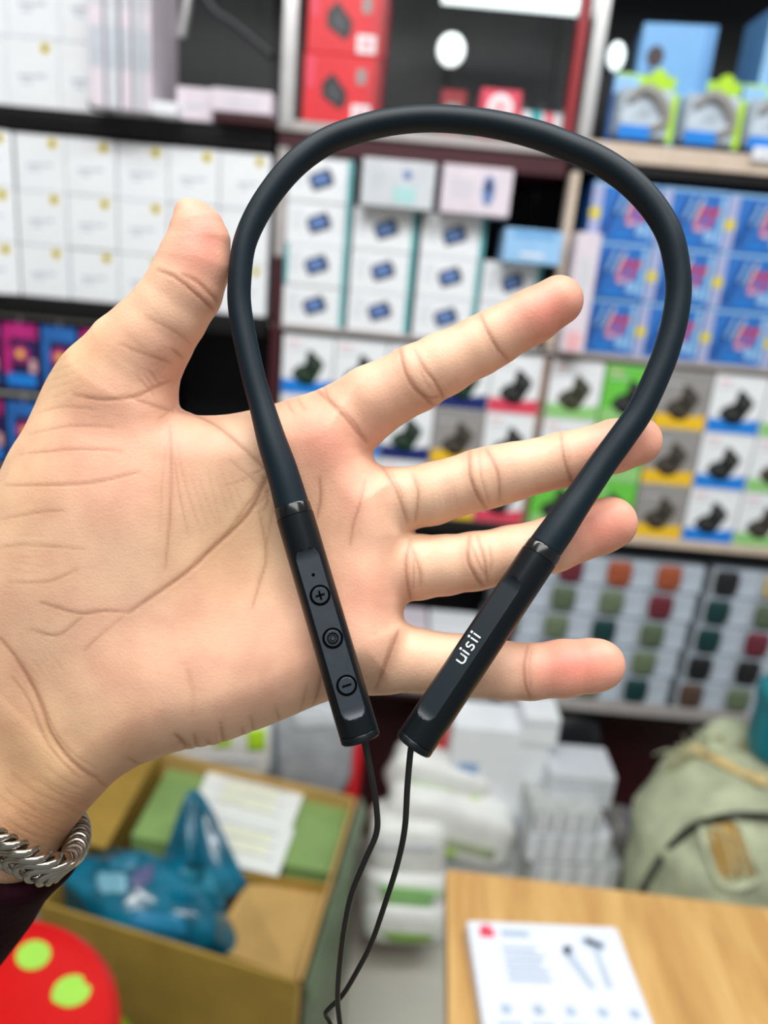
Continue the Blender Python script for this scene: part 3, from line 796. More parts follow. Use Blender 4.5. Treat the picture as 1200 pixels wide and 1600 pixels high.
for k in range(4):
    a = la+radians(90*k); p = Vector((cos(a), sin(a), 0))*R_*.72; q = Vector((cos(a), sin(a), 0))*R_*1.5
    MB().tube([p+Vector((0, 0, Zs-.045)), p*.5+q*.5+Vector((0, 0, .4)), q+Vector((0, 0, 0))], [.04, .038, .034], LEGGRN, 12).build('leg', parent=st, smooth=True)
MB().ring_loft([[(R_*a*cos(2*pi*i/48), R_*a*sin(2*pi*i/48), z) for i in range(48)] for a, z in ((.86, Zs-.0525), (1.10, Zs-.12), (1.30, Zs-.2), (1.28, Zs-.205), (1.06, Zs-.12), (.8, Zs-.0525))], LEGGRN).build('apron', parent=st, smooth=True)

# pile under the shelves (floor to about .5)
def solid_pack(name, label, u0, u1, v0, v1, Y, dy, m, seed=0, amp=.06, power=3.2, tilt=None, cat='package', stripes=(), rz=0.0, group=None):
    c, r = lump_at(u0, u1, v0, v1, Y, dy)
    o = empty(name, (c.x, c.y, c.z-r[2])); tag(o, label, cat, group)
    lumpy('film', (0, 0, r[2]), r, m, seed, amp, 3, 40, 22, power, rz, tilt).build('film', parent=o, smooth=True)
    for (a0, a1, sm) in stripes:        # bands that run round the pack
        Rz = Matrix.Rotation(rz, 3, 'Z')
        if tilt: Rz = Rz @ Matrix.Rotation(tilt[1], 3, tilt[0])
        rings = []
        for a in (a0, a1):
            x = a*r[0]; k = (1-abs(a)**power)**(1/power)*1.03
            sg = lambda s: (1 if s > 0 else -1)*abs(s)**(2/power)
            rings.append([Vector((0, 0, r[2]))+Rz@Vector((x, sg(cos(2*pi*i/28))*r[1]*k, sg(sin(2*pi*i/28))*r[2]*k)) for i in range(28)])
        MB().ring_loft(rings, sm, False, False).build('printed_band', parent=o)
    return o
GG = mat('grass_green_print', (128, 176, 60), .5); SHG = mat('soft_green_print', (206, 224, 192), .5)
def wrapped(o, decs):
    f = [c for c in o.children if c.name.startswith('film')][0]; tr = bvh(f)
    for quad, m_, nm in decs: decal(tr, o.location, quad, m_, nm, o)
wrapped(solid_pack('poly_mailer', 'grey glossy poly bag standing behind the carton', 412, 552, 1100, 1262, 1.40, .035, POLY, 2, .12, 3.6), [(((425, 1120), (432, 1120), (440, 1235), (430, 1235)), mat('slate_fold', (120, 128, 140), .4), 'tone_strip'), (((455, 1110), (520, 1108), (528, 1135), (460, 1140)), PALE, 'label')])
wrapped(solid_pack('poly_mailer', 'white and lime bag partly hidden behind the palm edge', 262, 425, 1120, 1225, 1.38, .03, POLYW, 3, .08, 4), [(((384, 1140), (415, 1136), (415, 1172), (388, 1174)), LIME, 'label'), (((330, 1150), (360, 1146), (362, 1166), (336, 1168)), LIME, 'label'), (((280, 1180), (400, 1186), (400, 1194), (282, 1190)), PALE, 'tone_strip')])
wrapped(solid_pack('white_roll', 'white rolled package with a lime label lying across the pile', 604, 768, 1200, 1282, 1.335, .045, POLYW, 5, .07, 4, ('Y', radians(16))), [(((738, 1242), (756, 1250), (742, 1290), (724, 1282)), LIME, 'label'), (((640, 1215), (715, 1236), (712, 1244), (638, 1222)), SHG, 'tone_strip')])
wrapped(solid_pack('white_roll', 'large white wrapped package under the lime labelled roll', 598, 812, 1262, 1352, 1.29, .045, POLYW, 6, .09, 4, ('Y', radians(14))), [(((690, 1306), (775, 1328), (770, 1345), (688, 1322)), mat('painted_olive_shade', (168, 180, 148), .5), 'tone_strip'), (((688, 1326), (712, 1330), (710, 1342), (687, 1338)), LIME, 'label')])  # olive band is the package's lower shade put into the colour
wrapped(solid_pack('white_pouch', 'upper white pouch with faint print beside the table edge', 572, 702, 1296, 1388, 1.26, .06, POLYW, 7, .08, 4), [(((590, 1318), (680, 1322), (678, 1332), (590, 1328)), PALE, 'tone_strip')])
wrapped(solid_pack('white_pouch', 'middle white pouch with light green panel beside the table edge', 566, 700, 1375, 1432, 1.24, .06, POLYW, 8, .07, 4), [(((592, 1382), (690, 1392), (690, 1420), (600, 1412)), LGREEN, 'label')])
wrapped(solid_pack('white_pouch', 'bottom white pouch with a green lower edge beside the table', 562, 702, 1424, 1486, 1.225, .06, POLYW, 9, .06, 4), [(((592, 1456), (690, 1462), (690, 1480), (612, 1474)), GG, 'label')])
for i, (u0, u1, v0, v1, Y) in enumerate(((536, 566, 1150, 1240, 1.45), (670, 698, 1130, 1205, 1.45))):
    x0, x1, z0, z1 = span(u0, u1, v0, v1, Y); w = x1-x0
    m = MB(); m.ring_loft([[(k*w/2*cos(2*pi*j/16), k*.02*sin(2*pi*j/16), z) for j in range(16)] for k, z in ((.9, 0), (1, .01), (1, z1-.012), (.8, z1-.002), (.4, z1))], RED)
    o = m.build('red_bottle', smooth=True); place(o, (x0+x1)/2, 0, Y, 0, ['tall red plastic tube left of the right cable behind the carton', 'tall red plastic tube right of the lettered controller'][i], 'tube', 'red tubes under the shelf')
def stack_box(name, label, u0, u1, v0, v1, Y, d, m, z0=None, deco=None, rz=0, cat='box', group=None):
    x0, x1, za, zb = span(u0, u1, v0, v1, Y)
    z = za if z0 is None else z0
    b = MB().box(-(x1-x0)/2, (x1-x0)/2, 0, d, 0, zb-z, m, c=.002)
    if deco: deco(b, x1-x0, zb-z)
    o = b.build(name); place(o, (x0+x1)/2, z, Y, rz, label, cat, group); return zb
deco_print = lambda b, w, h: (b.rect(-w*.4, -w*.2, h*.7, h*.85, 0, mat('faint_blue_print', (150, 180, 220), .5)), [b.rect(-w*.4, w*.35, h*(.1+.1*k), h*(.12+.1*k), 0, PALE) for k in range(5)])
stack_box('white_carton', 'tall white printed carton standing right of the lettered controller', 695, 842, 1118, 1300, 1.40, .10, WHITE, z0=.0, deco=deco_print)
stack_box('white_tub', 'small white tub on the dark bag below the lower shelf', 812, 868, 1104, 1148, 1.385, .08, WHITE, z0=None, deco=lambda b, w, h: b.rect(-w*.45, w*.45, h*.7, h*.8, 0, PALE), cat='tub')
zb1 = .0
for i, (v0, v1, u0, u1, mm_, nm) in enumerate(((1232, 1265, 818, 925, BOOK, 'top'), (1265, 1310, 812, 938, PALE, 'middle'), (1310, 1480, 806, 940, BOOK, 'bottom'))):
    x0, x1, za, zz = span(u0, u1, v0, v1, 1.33)
    za = [None, None, 0.0][i] if i == 2 else za
    b = MB(); w = x1-x0; h = zz-za
    b.box(-w/2, w/2, 0, .14, 0, h-.001, mm_, c=.002)
    nsl = 9
    for k in range(nsl): b.rect(-w/2+.004+k*(w-.008)/nsl, -w/2+.004+(k+.72)*(w-.008)/nsl, .004, h-.006, 0, WHITE if (k+i) % 2 else PALE, t=.002)
    place(b.build('packet_bundle'), (x0+x1)/2, za, 1.33, radians(3), f'{nm} bundle of grey and white upright packets beside the sack', 'bundle', 'packet bundles beside the sack')
stack_box('grey_box', 'light grey box lying on the packet bundles', 848, 950, 1186, 1236, 1.36, .10, PALE, z0=None, deco=lambda b, w, h: (b.rect(-w*.4, w*.4, h*.6, h*.66, 0, INK), b.rect(-w/2+.002, w/2-.002, h*.9, h*.96, 0, WHITE)))
solid_pack('black_bag', 'black plastic bag slumped behind the grey box', 842, 945, 1122, 1250, 1.50, .05, BAGBLK, 12, .12, 2.4, cat='bag')
solid_pack('grey_parcel', 'small grey parcel with a navy mark on the floor beside the sack', 935, 1010, 1300, 1400, 1.42, .06, mat('dull_grey_film', (150, 146, 142), .5), 13, .06, 3.4, stripes=((.1, .55, mat('navy_mark', (50, 66, 110), .5)),))
# woven sack
SY = 1.2
c = Vector((W(1140, 1300, SY).x, SY, .355)); r = (W(1300, 1300, SY).x-c.x, .15, .355); c.x += .04
sk = empty('woven_sack', (c.x, c.y, 0)); tag(sk, 'bulging pale green woven sack standing behind the table', 'sack')
SKO = sk.location
lb_ = lumpy('body', (0, 0, r[2]), r, SACKM, 21, .16, 5, 80, 56, 3.0)
def pinch(v):
    x, y, z = v; k = max(0, (z-.5)/.2); w_ = 1+.02*sin(50*z+20*x)+.02*sin(70*x+30*y)
    return (x*w_*(1-.10*k)+.02*k, y*w_*(1-.25*k), z)
lb_.v = [pinch(v) for v in lb_.v]
sb = lb_.build('body', parent=sk, smooth=True); tr = bvh(sb)
def sp(u, v, lift=.004):
    p, d = hit(tr, SKO, u, v)
    return (p-d*lift) if p is not None else (W(u, v, SY)-SKO)
rnd = random.Random(5)
fm = MB()
for k in range(90):
    u = 1030+rnd.uniform(0, 150)*(rnd.random()); v = 1162+rnd.uniform(-8, 22)
    a = sp(u, v, .001); b = a+Vector((rnd.uniform(-.04, .004), rnd.uniform(-.02, .0), rnd.uniform(-.01, .03)))
    fm.tube([a, (a+b)/2+Vector((0, 0, .006)), b], [.0022, .0016, .0006], STRAW if k % 4 == 0 else SACKM, 5)
o = fm.build('frayed_fibres', parent=sk); o['kind'] = 'stuff'
decal(tr, SKO, ((1098, 1286), (1152, 1284), (1182, 1366), (1128, 1384)), mat('ochre_board', (176, 140, 72), .7), 'inner_board', sk, lift=-.001)
loop = [sp(u, v, .003) for u, v in ((1096, 1290), (1112, 1276), (1150, 1282), (1176, 1340), (1184, 1372), (1150, 1388), (1124, 1378), (1104, 1330))]
MB().tube(catmull(loop, 5, True), .006, SACKM, 10, closed=True).build('torn_hem', parent=sk, smooth=True)
for k in range(3):
    MB().tube([sp(1128+15*k, 1292+8*k, .005), sp(1136+15*k, 1325+6*k, .006), sp(1146+14*k, 1362+4*k, .005)], .0042, STRAW, 8).build('board_strip', parent=sk)
MB().tube(catmull([sp(u, v, .002) for u, v in ((1060, 1165), (1090, 1172), (1130, 1192), (1180, 1215), (1198, 1222))], 6), .010, STRAW, 10, flat=.5).build('twine', parent=sk, smooth=True)
m = MB(); m.tube(catmull([W(1004, 1392, 1.0)]+[sp(u, v, .008)+SKO for u, v in ((1030, 1345), (1058, 1312), (1090, 1288), (1130, 1277), (1170, 1274), (1230, 1280))]+[W(1340, 1310, 1.1)], 8), .0062, RUBBER, 10)
tag(m.build('power_cable', smooth=True), 'thick black cable looping over the woven sack', 'cable')
# teal tub on the sack at the right edge
c = sp(1200, 1196, .0)+SKO
m = MB(); tc0 = Vector((c.x+.035, c.y+.03, c.z+.004))
m.ring_loft([[(tc0.x+.062*k*cos(2*pi*i/40), tc0.y+.062*k*sin(2*pi*i/40), tc0.z+z) for i in range(40)] for k, z in ((.82, .0), (.93, .006), (.97, .03), (.96, .10), (1.02, .102), (1.02, .125), (.9, .132), (.5, .134))], BOTTLE)
tag(m.build('teal_tub', smooth=False), 'teal plastic tub resting on the sack at the right edge', 'tub')

# table with the earphone box
Zt = .75
A = H(697, 1357, Zt); B = H(1200, 1418, Zt); Cc = H(675, 1600, Zt)
ex = (B-A).normalized(); ey = Vector((ex.y, -ex.x, 0))
tb = empty('wooden_table', (A.x+.35, A.y-.25, 0)); tag(tb, 'honey oak laminate table in the lower right foreground', 'table'); TO = tb.location
tw, td = .85, .5
def TP(a, b, z): return A*1+ex*a+ey*b+Vector((0, 0, z-Zt))
ang = math.atan2(ex.y, ex.x)
m = MB().box(0, tw, -td, 0, -.025, 0, OAK, c=.002)
tp = m.build('tabletop', parent=tb); tp.location = A-TO; tp.rotation_euler = (0, 0, ang)
for a, b in ((.05, .05), (tw-.05, .05), (.05, td-.05), (tw-.05, td-.05)):
    p = TP(a, b, 0)
    MB().box(p.x-.02-TO.x, p.x+.02-TO.x, p.y-.02-TO.y, p.y+.02-TO.y, 0, Zt-.026, OAK, c=.002).build('leg', parent=tb)
MB().slab([TP(.06, .045, Zt-.026)-TO, TP(tw-.06, .045, Zt-.026)-TO, TP(tw-.06, .045, Zt-.1)-TO, TP(.06, .045, Zt-.1)-TO], .015, OAK, d=-ey*-1).build('apron', parent=tb)
# earphone retail box lying on the table
zt = Zt+.022
a0 = H(729, 1437, zt); a1 = H(961, 1441, zt); a3 = H(752, 1610, zt)
bx_ = (a1-a0).normalized(); by_ = Vector((bx_.y, -bx_.x, 0)); bwid = (a1-a0).length; bang = math.atan2(bx_.y, bx_.x)
rbx = empty('earphone_box', (a0.x, a0.y, Zt), bang-radians(2)); tag(rbx, 'flat white earphone retail box lying on the wooden table', 'box')
BL = .21
MB().box(0, bwid, -BL, 0, 0, .022, mat('glossy_white_card', (228, 234, 244), .3, noise=.01), c=.002).build('carton', parent=rbx)
def top(m, pts, mt, dz=0.0): m.slab([(x, y, .0226+dz) for x, y in pts], .0006, mt)
def trect(m, x0, x1, y0, y1, mt, dz=0.0): top(m, [(x0, y0), (x1, y0), (x1, y1), (x0, y1)], mt, dz)
pm = MB()
trect(pm, .012, .028, -.022, -.010, PINKRED); trect(pm, .016, .024, -.010, -.006, PINKRED)
pm.build('red_logo', parent=rbx)
pm = MB(); PI2 = mat('pale_blue_print', (178, 192, 210), .5)
trect(pm, .036, .066, -.020, -.012, PI2)
r0 = random.Random(3)
for k in range(5): trect(pm, .034, .034+r0.uniform(.03, .052), -.038-.009*k, -.033-.009*k, PI2)
for k in range(5):
    x = .018+.032*k
    top(pm, [(x+.007+.006*cos(a*pi/5), -.105+.006*sin(a*pi/5)) for a in range(10)], PI2)
    trect(pm, x-.004, x+.020, -.123, -.119, PI2); trect(pm, x-.002, x+.016, -.131, -.128, PI2)
for k in range(8):
    trect(pm, .014, .014+r0.uniform(.03, .055), -.142-.008*k, -.139-.008*k, PI2); 
    if k > 1: trect(pm, .078, .078+r0.uniform(.02, .03), -.142-.008*k, -.139-.008*k, PI2); trect(pm, .12, .12+r0.uniform(.02, .035), -.142-.008*k, -.139-.008*k, PI2)
pm.build('small_print', parent=rbx)['kind'] = 'stuff'
pm = MB(); EG = mat('earbud_grey_print', (186, 198, 214), .4); ED = mat('earbud_dark_print', (40, 46, 58), .4)
top(pm, [(.098, -.040), (.104, -.028), (.112, -.030), (.110, -.042), (.122, -.078), (.116, -.080)], EG)
top(pm, [(.098, -.036), (.103, -.028), (.109, -.031), (.103, -.042)], ED, .0006)
top(pm, [(.120, -.022), (.130, -.014), (.148, -.022), (.146, -.032), (.138, -.034), (.140, -.078), (.133, -.078), (.132, -.032)], EG)
top(pm, [(.128, -.018), (.144, -.026), (.143, -.031), (.126, -.024)], ED, .0006)
pm.build('earbud_picture', parent=rbx)
MB().box(.062, .108, .0, .006, .004, .014, BLACK, c=.001).build('hang_tab', parent=rbx)

# ------------------------------------------------------------------ the hand
#HAND
def cam_pts(V):       # camera space (x right, y down, z away) -> world
    V = np.asarray(V, float)
    return CP+np.stack([V[:, 0], -V[:, 1], -V[:, 2]], 1) @ RM.T

PALM = [(275, 640), (297, 645), (311, 649), (350, 648), (390, 641), (428, 631), (456, 622), (490, 611), (524, 597), (560, 590), (572, 640), (573, 697), (584, 717), (599, 731),
        (622, 745), (630, 790), (638, 832), (638, 838), (634, 880), (633, 940), (631, 955), (632, 968), (640, 985), (640, 1030), (620, 1076), (583, 1082), (545, 1087), (500, 1100),
        (437, 1127), (387, 1146), (342, 1162), (310, 1168), (290, 1172), (270, 1176), (245, 1186), (217, 1196), (183, 1217), (158, 1242), (125, 1279), (90, 1329), (20, 1420), (-60, 1520), (-160, 1640),
        (-350, 1540), (-280, 1360), (-185, 1190), (-120, 1050), (-75, 940), (-40, 830), (3, 728), (17, 700), (35, 672), (52, 637), (66, 605), (82, 576), (100, 552), (131, 526), (166, 501), (200, 540), (240, 590), (262, 615)]
FING = {  # u, v, radius px, depth
 'index': [(540, 668, 56, .2215), (583, 626, 55, .2195), (650, 591, 51.5, .218), (692, 569.5, 48.5, .2175), (747, 541.6, 45, .217), (772, 528, 43.5, .2165), (831.5, 494.5, 42, .2155), (872, 470, 39, .2145)],
 'middle': [(575, 792, 50, .2225), (625, 781, 49.5, .221), (674, 772, 48, .220), (748, 750, 47, .219), (772, 744, 46.5, .219), (801, 737, 44.5, .2185), (877, 719, 42.5, .2175), (960, 697, 41, .2165), (995, 689, 38.5, .216)],
 'ring': [(590, 890, 51, .2225), (652, 886, 50.5, .221), (695, 883, 46.5, .2195), (741, 877, 45, .2185), (799, 866, 44, .218), (864, 850.6, 43, .217), (936, 824, 41.5, .2165), (954, 817, 41, .216)],
 'little': [(585, 1032, 50, .2225), (648, 1031, 49, .221), (720, 1040, 47.5, .2195), (790, 1048, 44.5, .2185), (828, 1049.5, 43, .218), (880, 1044.5, 44, .2175), (924, 1040, 41, .217), (937, 1038.5, 39, .217)],
 'thumb': [(190, 600, 84, .216), (213, 556, 74, .214), (235, 527, 66, .212), (262, 491, 60, .2105), (288, 452, 58, .2095), (304, 410, 55.5, .209), (310, 376, 47.5, .2085), (307, 354, 37.5, .208), (298, 336, 23.5, .208), (292, 329, 17, .2085)],
}
BUMPS = [  # u, v, ru, rv, rotation, height m (towards the viewer)
 (140, 770, 190, 210, -.5, .0075), (300, 1075, 230, 110, -.35, .0045), (90, 960, 120, 90, .5, .002), (420, 880, 130, 150, 0, -.0035),
 (520, 690, 60, 55, 0, .0022), (575, 800, 55, 55, 0, .0018), (570, 900, 55, 50, 0, .0018), (560, 1010, 65, 60, 0, .0025), (470, 1010, 90, 80, 0, .001),
 (265, 700, 40, 120, -.1, -.0012), (-20, 1180, 160, 70, .8, -.002),(75, 1110, 40, 120, -.5, -.001)]

def seg_dist2(px, py, a, b):
    ax, ay = a; bx_, by_ = b; dx, dy = bx_-ax, by_-ay
    t = np.clip(((px-ax)*dx+(py-ay)*dy)/(dx*dx+dy*dy+1e-9), 0, 1)
    return (px-ax-t*dx)**2+(py-ay-t*dy)**2
def poly_sdf(u, v, poly):
    d = np.full(u.shape, 1e9); inside = np.zeros(u.shape, bool); n = len(poly)
    for i in range(n):
        a, b = poly[i], poly[(i+1) % n]
        d = np.minimum(d, seg_dist2(u, v, a, b))
        cnd = (a[1] > v) != (b[1] > v)
        xi = (b[0]-a[0])*(v-a[1])/(b[1]-a[1]+1e-12)+a[0]
        inside ^= cnd & (u < xi)
    d = np.sqrt(d); return np.where(inside, -d, d)
def smin(a, b, k):
    h = np.maximum(k-np.abs(a-b), 0)/k
    return np.minimum(a, b)-h*h*k*.25
# 2-D tables in the angular (pixel) domain, sampled bilinearly
TU0, TV0, TST = -460, 180, 4.0
tu = np.arange(TU0, 1100, TST); tv = np.arange(TV0, 1700, TST)
TUU, TVV = np.meshgrid(tu, tv, indexing='ij')
POLY2 = [tuple(p[:2]) for p in catmull(PALM, 3, True)]
T_SDF = poly_sdf(TUU, TVV, POLY2)
T_B = np.zeros_like(T_SDF)
for (bu, bv, ru, rv, ro, hh) in BUMPS:
    x = (TUU-bu)*cos(ro)+(TVV-bv)*sin(ro); y = -(TUU-bu)*sin(ro)+(TVV-bv)*cos(ro)
    T_B += hh*np.exp(-(x/ru)**2-(y/rv)**2)
def bil(T, u, v):
    fu = np.clip((u-TU0)/TST, 0, T.shape[0]-1.001); fv = np.clip((v-TV0)/TST, 0, T.shape[1]-1.001)
    i = fu.astype(int); j = fv.astype(int); a = fu-i; b = fv-j
    return T[i, j]*(1-a)*(1-b)+T[i+1, j]*a*(1-b)+T[i, j+1]*(1-a)*b+T[i+1, j+1]*a*b
FAX = np.array([-.69, .724])       # forearm direction in the picture
def hand_sdf(x, y, z):
    u = 600+F*x/z; v = 800+F*y/z
    d2 = bil(T_SDF, u, v)*z/F
    s = (u-100)*FAX[0]+(v-1180)*FAX[1]         # px along forearm past the wrist
    sm = np.maximum(s, 0)*.222/F
    c = .2225+.36*sm*sm/(sm+.012)
    h = .0128+.0*s+.009*np.clip(s/260, 0, 1)
    front = z < c
    zz = np.where(front, (c-z)-bil(T_B, u, v), z-c)
    qx = d2+h; qz = np.maximum(zz, -1)
    a = np.maximum(qx, 0); b = np.maximum(qz, 0)
    palm = np.sqrt(a*a+b*b)-h
    out = palm
    fings = None
    for name, ch in FING.items():
        P3 = [np.array([(p[0]-600)/F*p[3], (p[1]-800)/F*p[3], p[3]]) for p in ch]; RR = [p[2]/F*p[3] for p in ch]
        d = None
        for i in range(len(ch)-1):
            A_, B_ = P3[i], P3[i+1]; ba = B_-A_; L2 = ba@ba
            t = np.clip(((x-A_[0])*ba[0]+(y-A_[1])*ba[1]+(z-A_[2])*ba[2])/L2, 0, 1)
            rr_ = RR[i]+(RR[i+1]-RR[i])*t
            # fingers are slightly flatter front to back than wide
            dd = np.sqrt((x-A_[0]-t*ba[0])**2+(y-A_[1]-t*ba[1])**2+((z-A_[2]-t*ba[2])*1.08)**2)-rr_
            d = dd if d is None else smin(d, dd, .0015)
        if name == 'thumb': out = smin(out, d, .007)
        else: fings = d if fings is None else smin(fings, d, .0012)
    return smin(out, fings, .0032)
def surface_nets(f, lo, hi, st):
    nx, ny, nz = [int((hi[i]-lo[i])/st)+1 for i in range(3)]
    xs = lo[0]+st*np.arange(nx); ys = lo[1]+st*np.arange(ny); zs = lo[2]+st*np.arange(nz)
    # coarse pass to find the active blocks
    B_ = 8
    V = np.full((nx, ny, nz), 1.0, np.float32)
    cxs = xs[::B_]; cys = ys[::B_]; czs = zs[::B_]
    X, Y, Z = np.meshgrid(cxs+st*B_/2, cys+st*B_/2, czs+st*B_/2, indexing='ij')
    D = f(X.ravel(), Y.ravel(), Z.ravel()).reshape(X.shape)
    V[:] = np.repeat(np.repeat(np.repeat(np.sign(D), B_, 0), B_, 1), B_, 2)[:nx, :ny, :nz]
    act = np.argwhere(np.abs(D) < st*B_*1.35)
    off = np.stack(np.meshgrid(range(B_), range(B_), range(B_), indexing='ij'), -1).reshape(-1, 3)
    for s in range(0, len(act), 1500):
        idx = (act[s:s+1500, None, :]*B_+off[None]).reshape(-1, 3)
        ok = (idx[:, 0] < nx) & (idx[:, 1] < ny) & (idx[:, 2] < nz); idx = idx[ok]
        V[idx[:, 0], idx[:, 1], idx[:, 2]] = f(xs[idx[:, 0]], ys[idx[:, 1]], zs[idx[:, 2]])
    V[0] = 1; V[-1] = 1; V[:, 0] = 1; V[:, -1] = 1; V[:, :, 0] = 1; V[:, :, -1] = 1
    S = V < 0
    c = S[:-1, :-1, :-1]; allin = c.copy(); anyin = c.copy()
    for dx in (0, 1):
        for dy in (0, 1):
            for dz in (0, 1):
                q = S[dx:nx-1+dx, dy:ny-1+dy, dz:nz-1+dz]; allin &= q; anyin |= q
    cells = np.argwhere(anyin & ~allin)
    vid = np.full((nx-1, ny-1, nz-1), -1, np.int64); vid[cells[:, 0], cells[:, 1], cells[:, 2]] = np.arange(len(cells))
    acc = np.zeros((len(cells), 3)); cnt = np.zeros(len(cells))
    i, j, k = cells.T
    corners = [(a, b, c_) for a in (0, 1) for b in (0, 1) for c_ in (0, 1)]
    for ax in range(3):
        for cn in corners:
            if cn[ax]: continue
            c2 = list(cn); c2[ax] = 1
            v0 = V[i+cn[0], j+cn[1], k+cn[2]]; v1 = V[i+c2[0], j+c2[1], k+c2[2]]
            m_ = (v0 < 0) != (v1 < 0); t = np.where(m_, v0/(v0-v1+1e-12), 0)
            p = np.array(cn, float)[None].repeat(len(cells), 0); p[:, ax] = t
            acc[m_] += p[m_]; cnt[m_] += 1
    pos = (cells+acc/cnt[:, None])*st+np.array(lo)
    quads = []
    for ax in range(3):
        o1, o2 = [(1, 2), (2, 0), (0, 1)][ax]
        a = S.take(range(S.shape[ax]-1), ax); b = S.take(range(1, S.shape[ax]), ax)
        E_ = np.argwhere(a != b); fl = a[E_[:, 0], E_[:, 1], E_[:, 2]]
        ok = (E_[:, o1] > 0) & (E_[:, o2] > 0); E_ = E_[ok]; fl = fl[ok]
        def g(d1, d2):
            q = E_.copy(); q[:, o1] -= d1; q[:, o2] -= d2
            q = np.minimum(q, np.array(vid.shape)-1)
            return vid[q[:, 0], q[:, 1], q[:, 2]]
        Q = np.stack([g(1, 1), g(0, 1), g(0, 0), g(1, 0)], 1)
        Q[~fl] = Q[~fl][:, ::-1]
        quads.append(Q)
    Q = np.concatenate(quads); Q = Q[(Q >= 0).all(1)]
    return pos, Q
def sdf_grad(p, e=.0002):
    g = np.stack([hand_sdf(p[:, 0]+e*(a == 0), p[:, 1]+e*(a == 1), p[:, 2]+e*(a == 2))-hand_sdf(p[:, 0]-e*(a == 0), p[:, 1]-e*(a == 1), p[:, 2]-e*(a == 2)) for a in range(3)], 1)/(2*e)
    return g
def subdivide(p, Q, sel):
    """split the selected quads 1 -> 4, neighbours get n-gons stitched by keeping edge midpoints"""
    n = len(p)
    E_ = np.stack([Q, np.roll(Q, -1, 1)], 2)                 # f,4,2
    Es = np.sort(E_, 2); key = Es[..., 0]*n+Es[..., 1]
    uk, inv = np.unique(key[sel].ravel(), return_inverse=True)
    mid = (p[uk//n]+p[uk % n])/2
    mi = n+inv.reshape(-1, 4)
    cen = p[Q[sel]].mean(1); ci = n+len(uk)+np.arange(len(cen))
    P2 = np.concatenate([p, mid, cen]); q = Q[sel]
    new = np.concatenate([np.stack([q[:, a], mi[:, a], ci, mi[:, (a+3) % 4]], 1) for a in range(4)])
    rest = []
    ns = np.nonzero(~sel)[0]; kk = key[ns]
    pos_ = np.searchsorted(uk, kk); pos_ = np.minimum(pos_, len(uk)-1); hit = uk[pos_] == kk
    plain = ~hit.any(1)
    for r, hq, ps in zip(Q[ns[~plain]], hit[~plain], pos_[~plain]):
        f = []
        for a in range(4):
            f.append(int(r[a]))
            if hq[a]: f.append(n+int(ps[a]))
        rest.append(f)
    return P2, new, Q[ns[plain]], rest

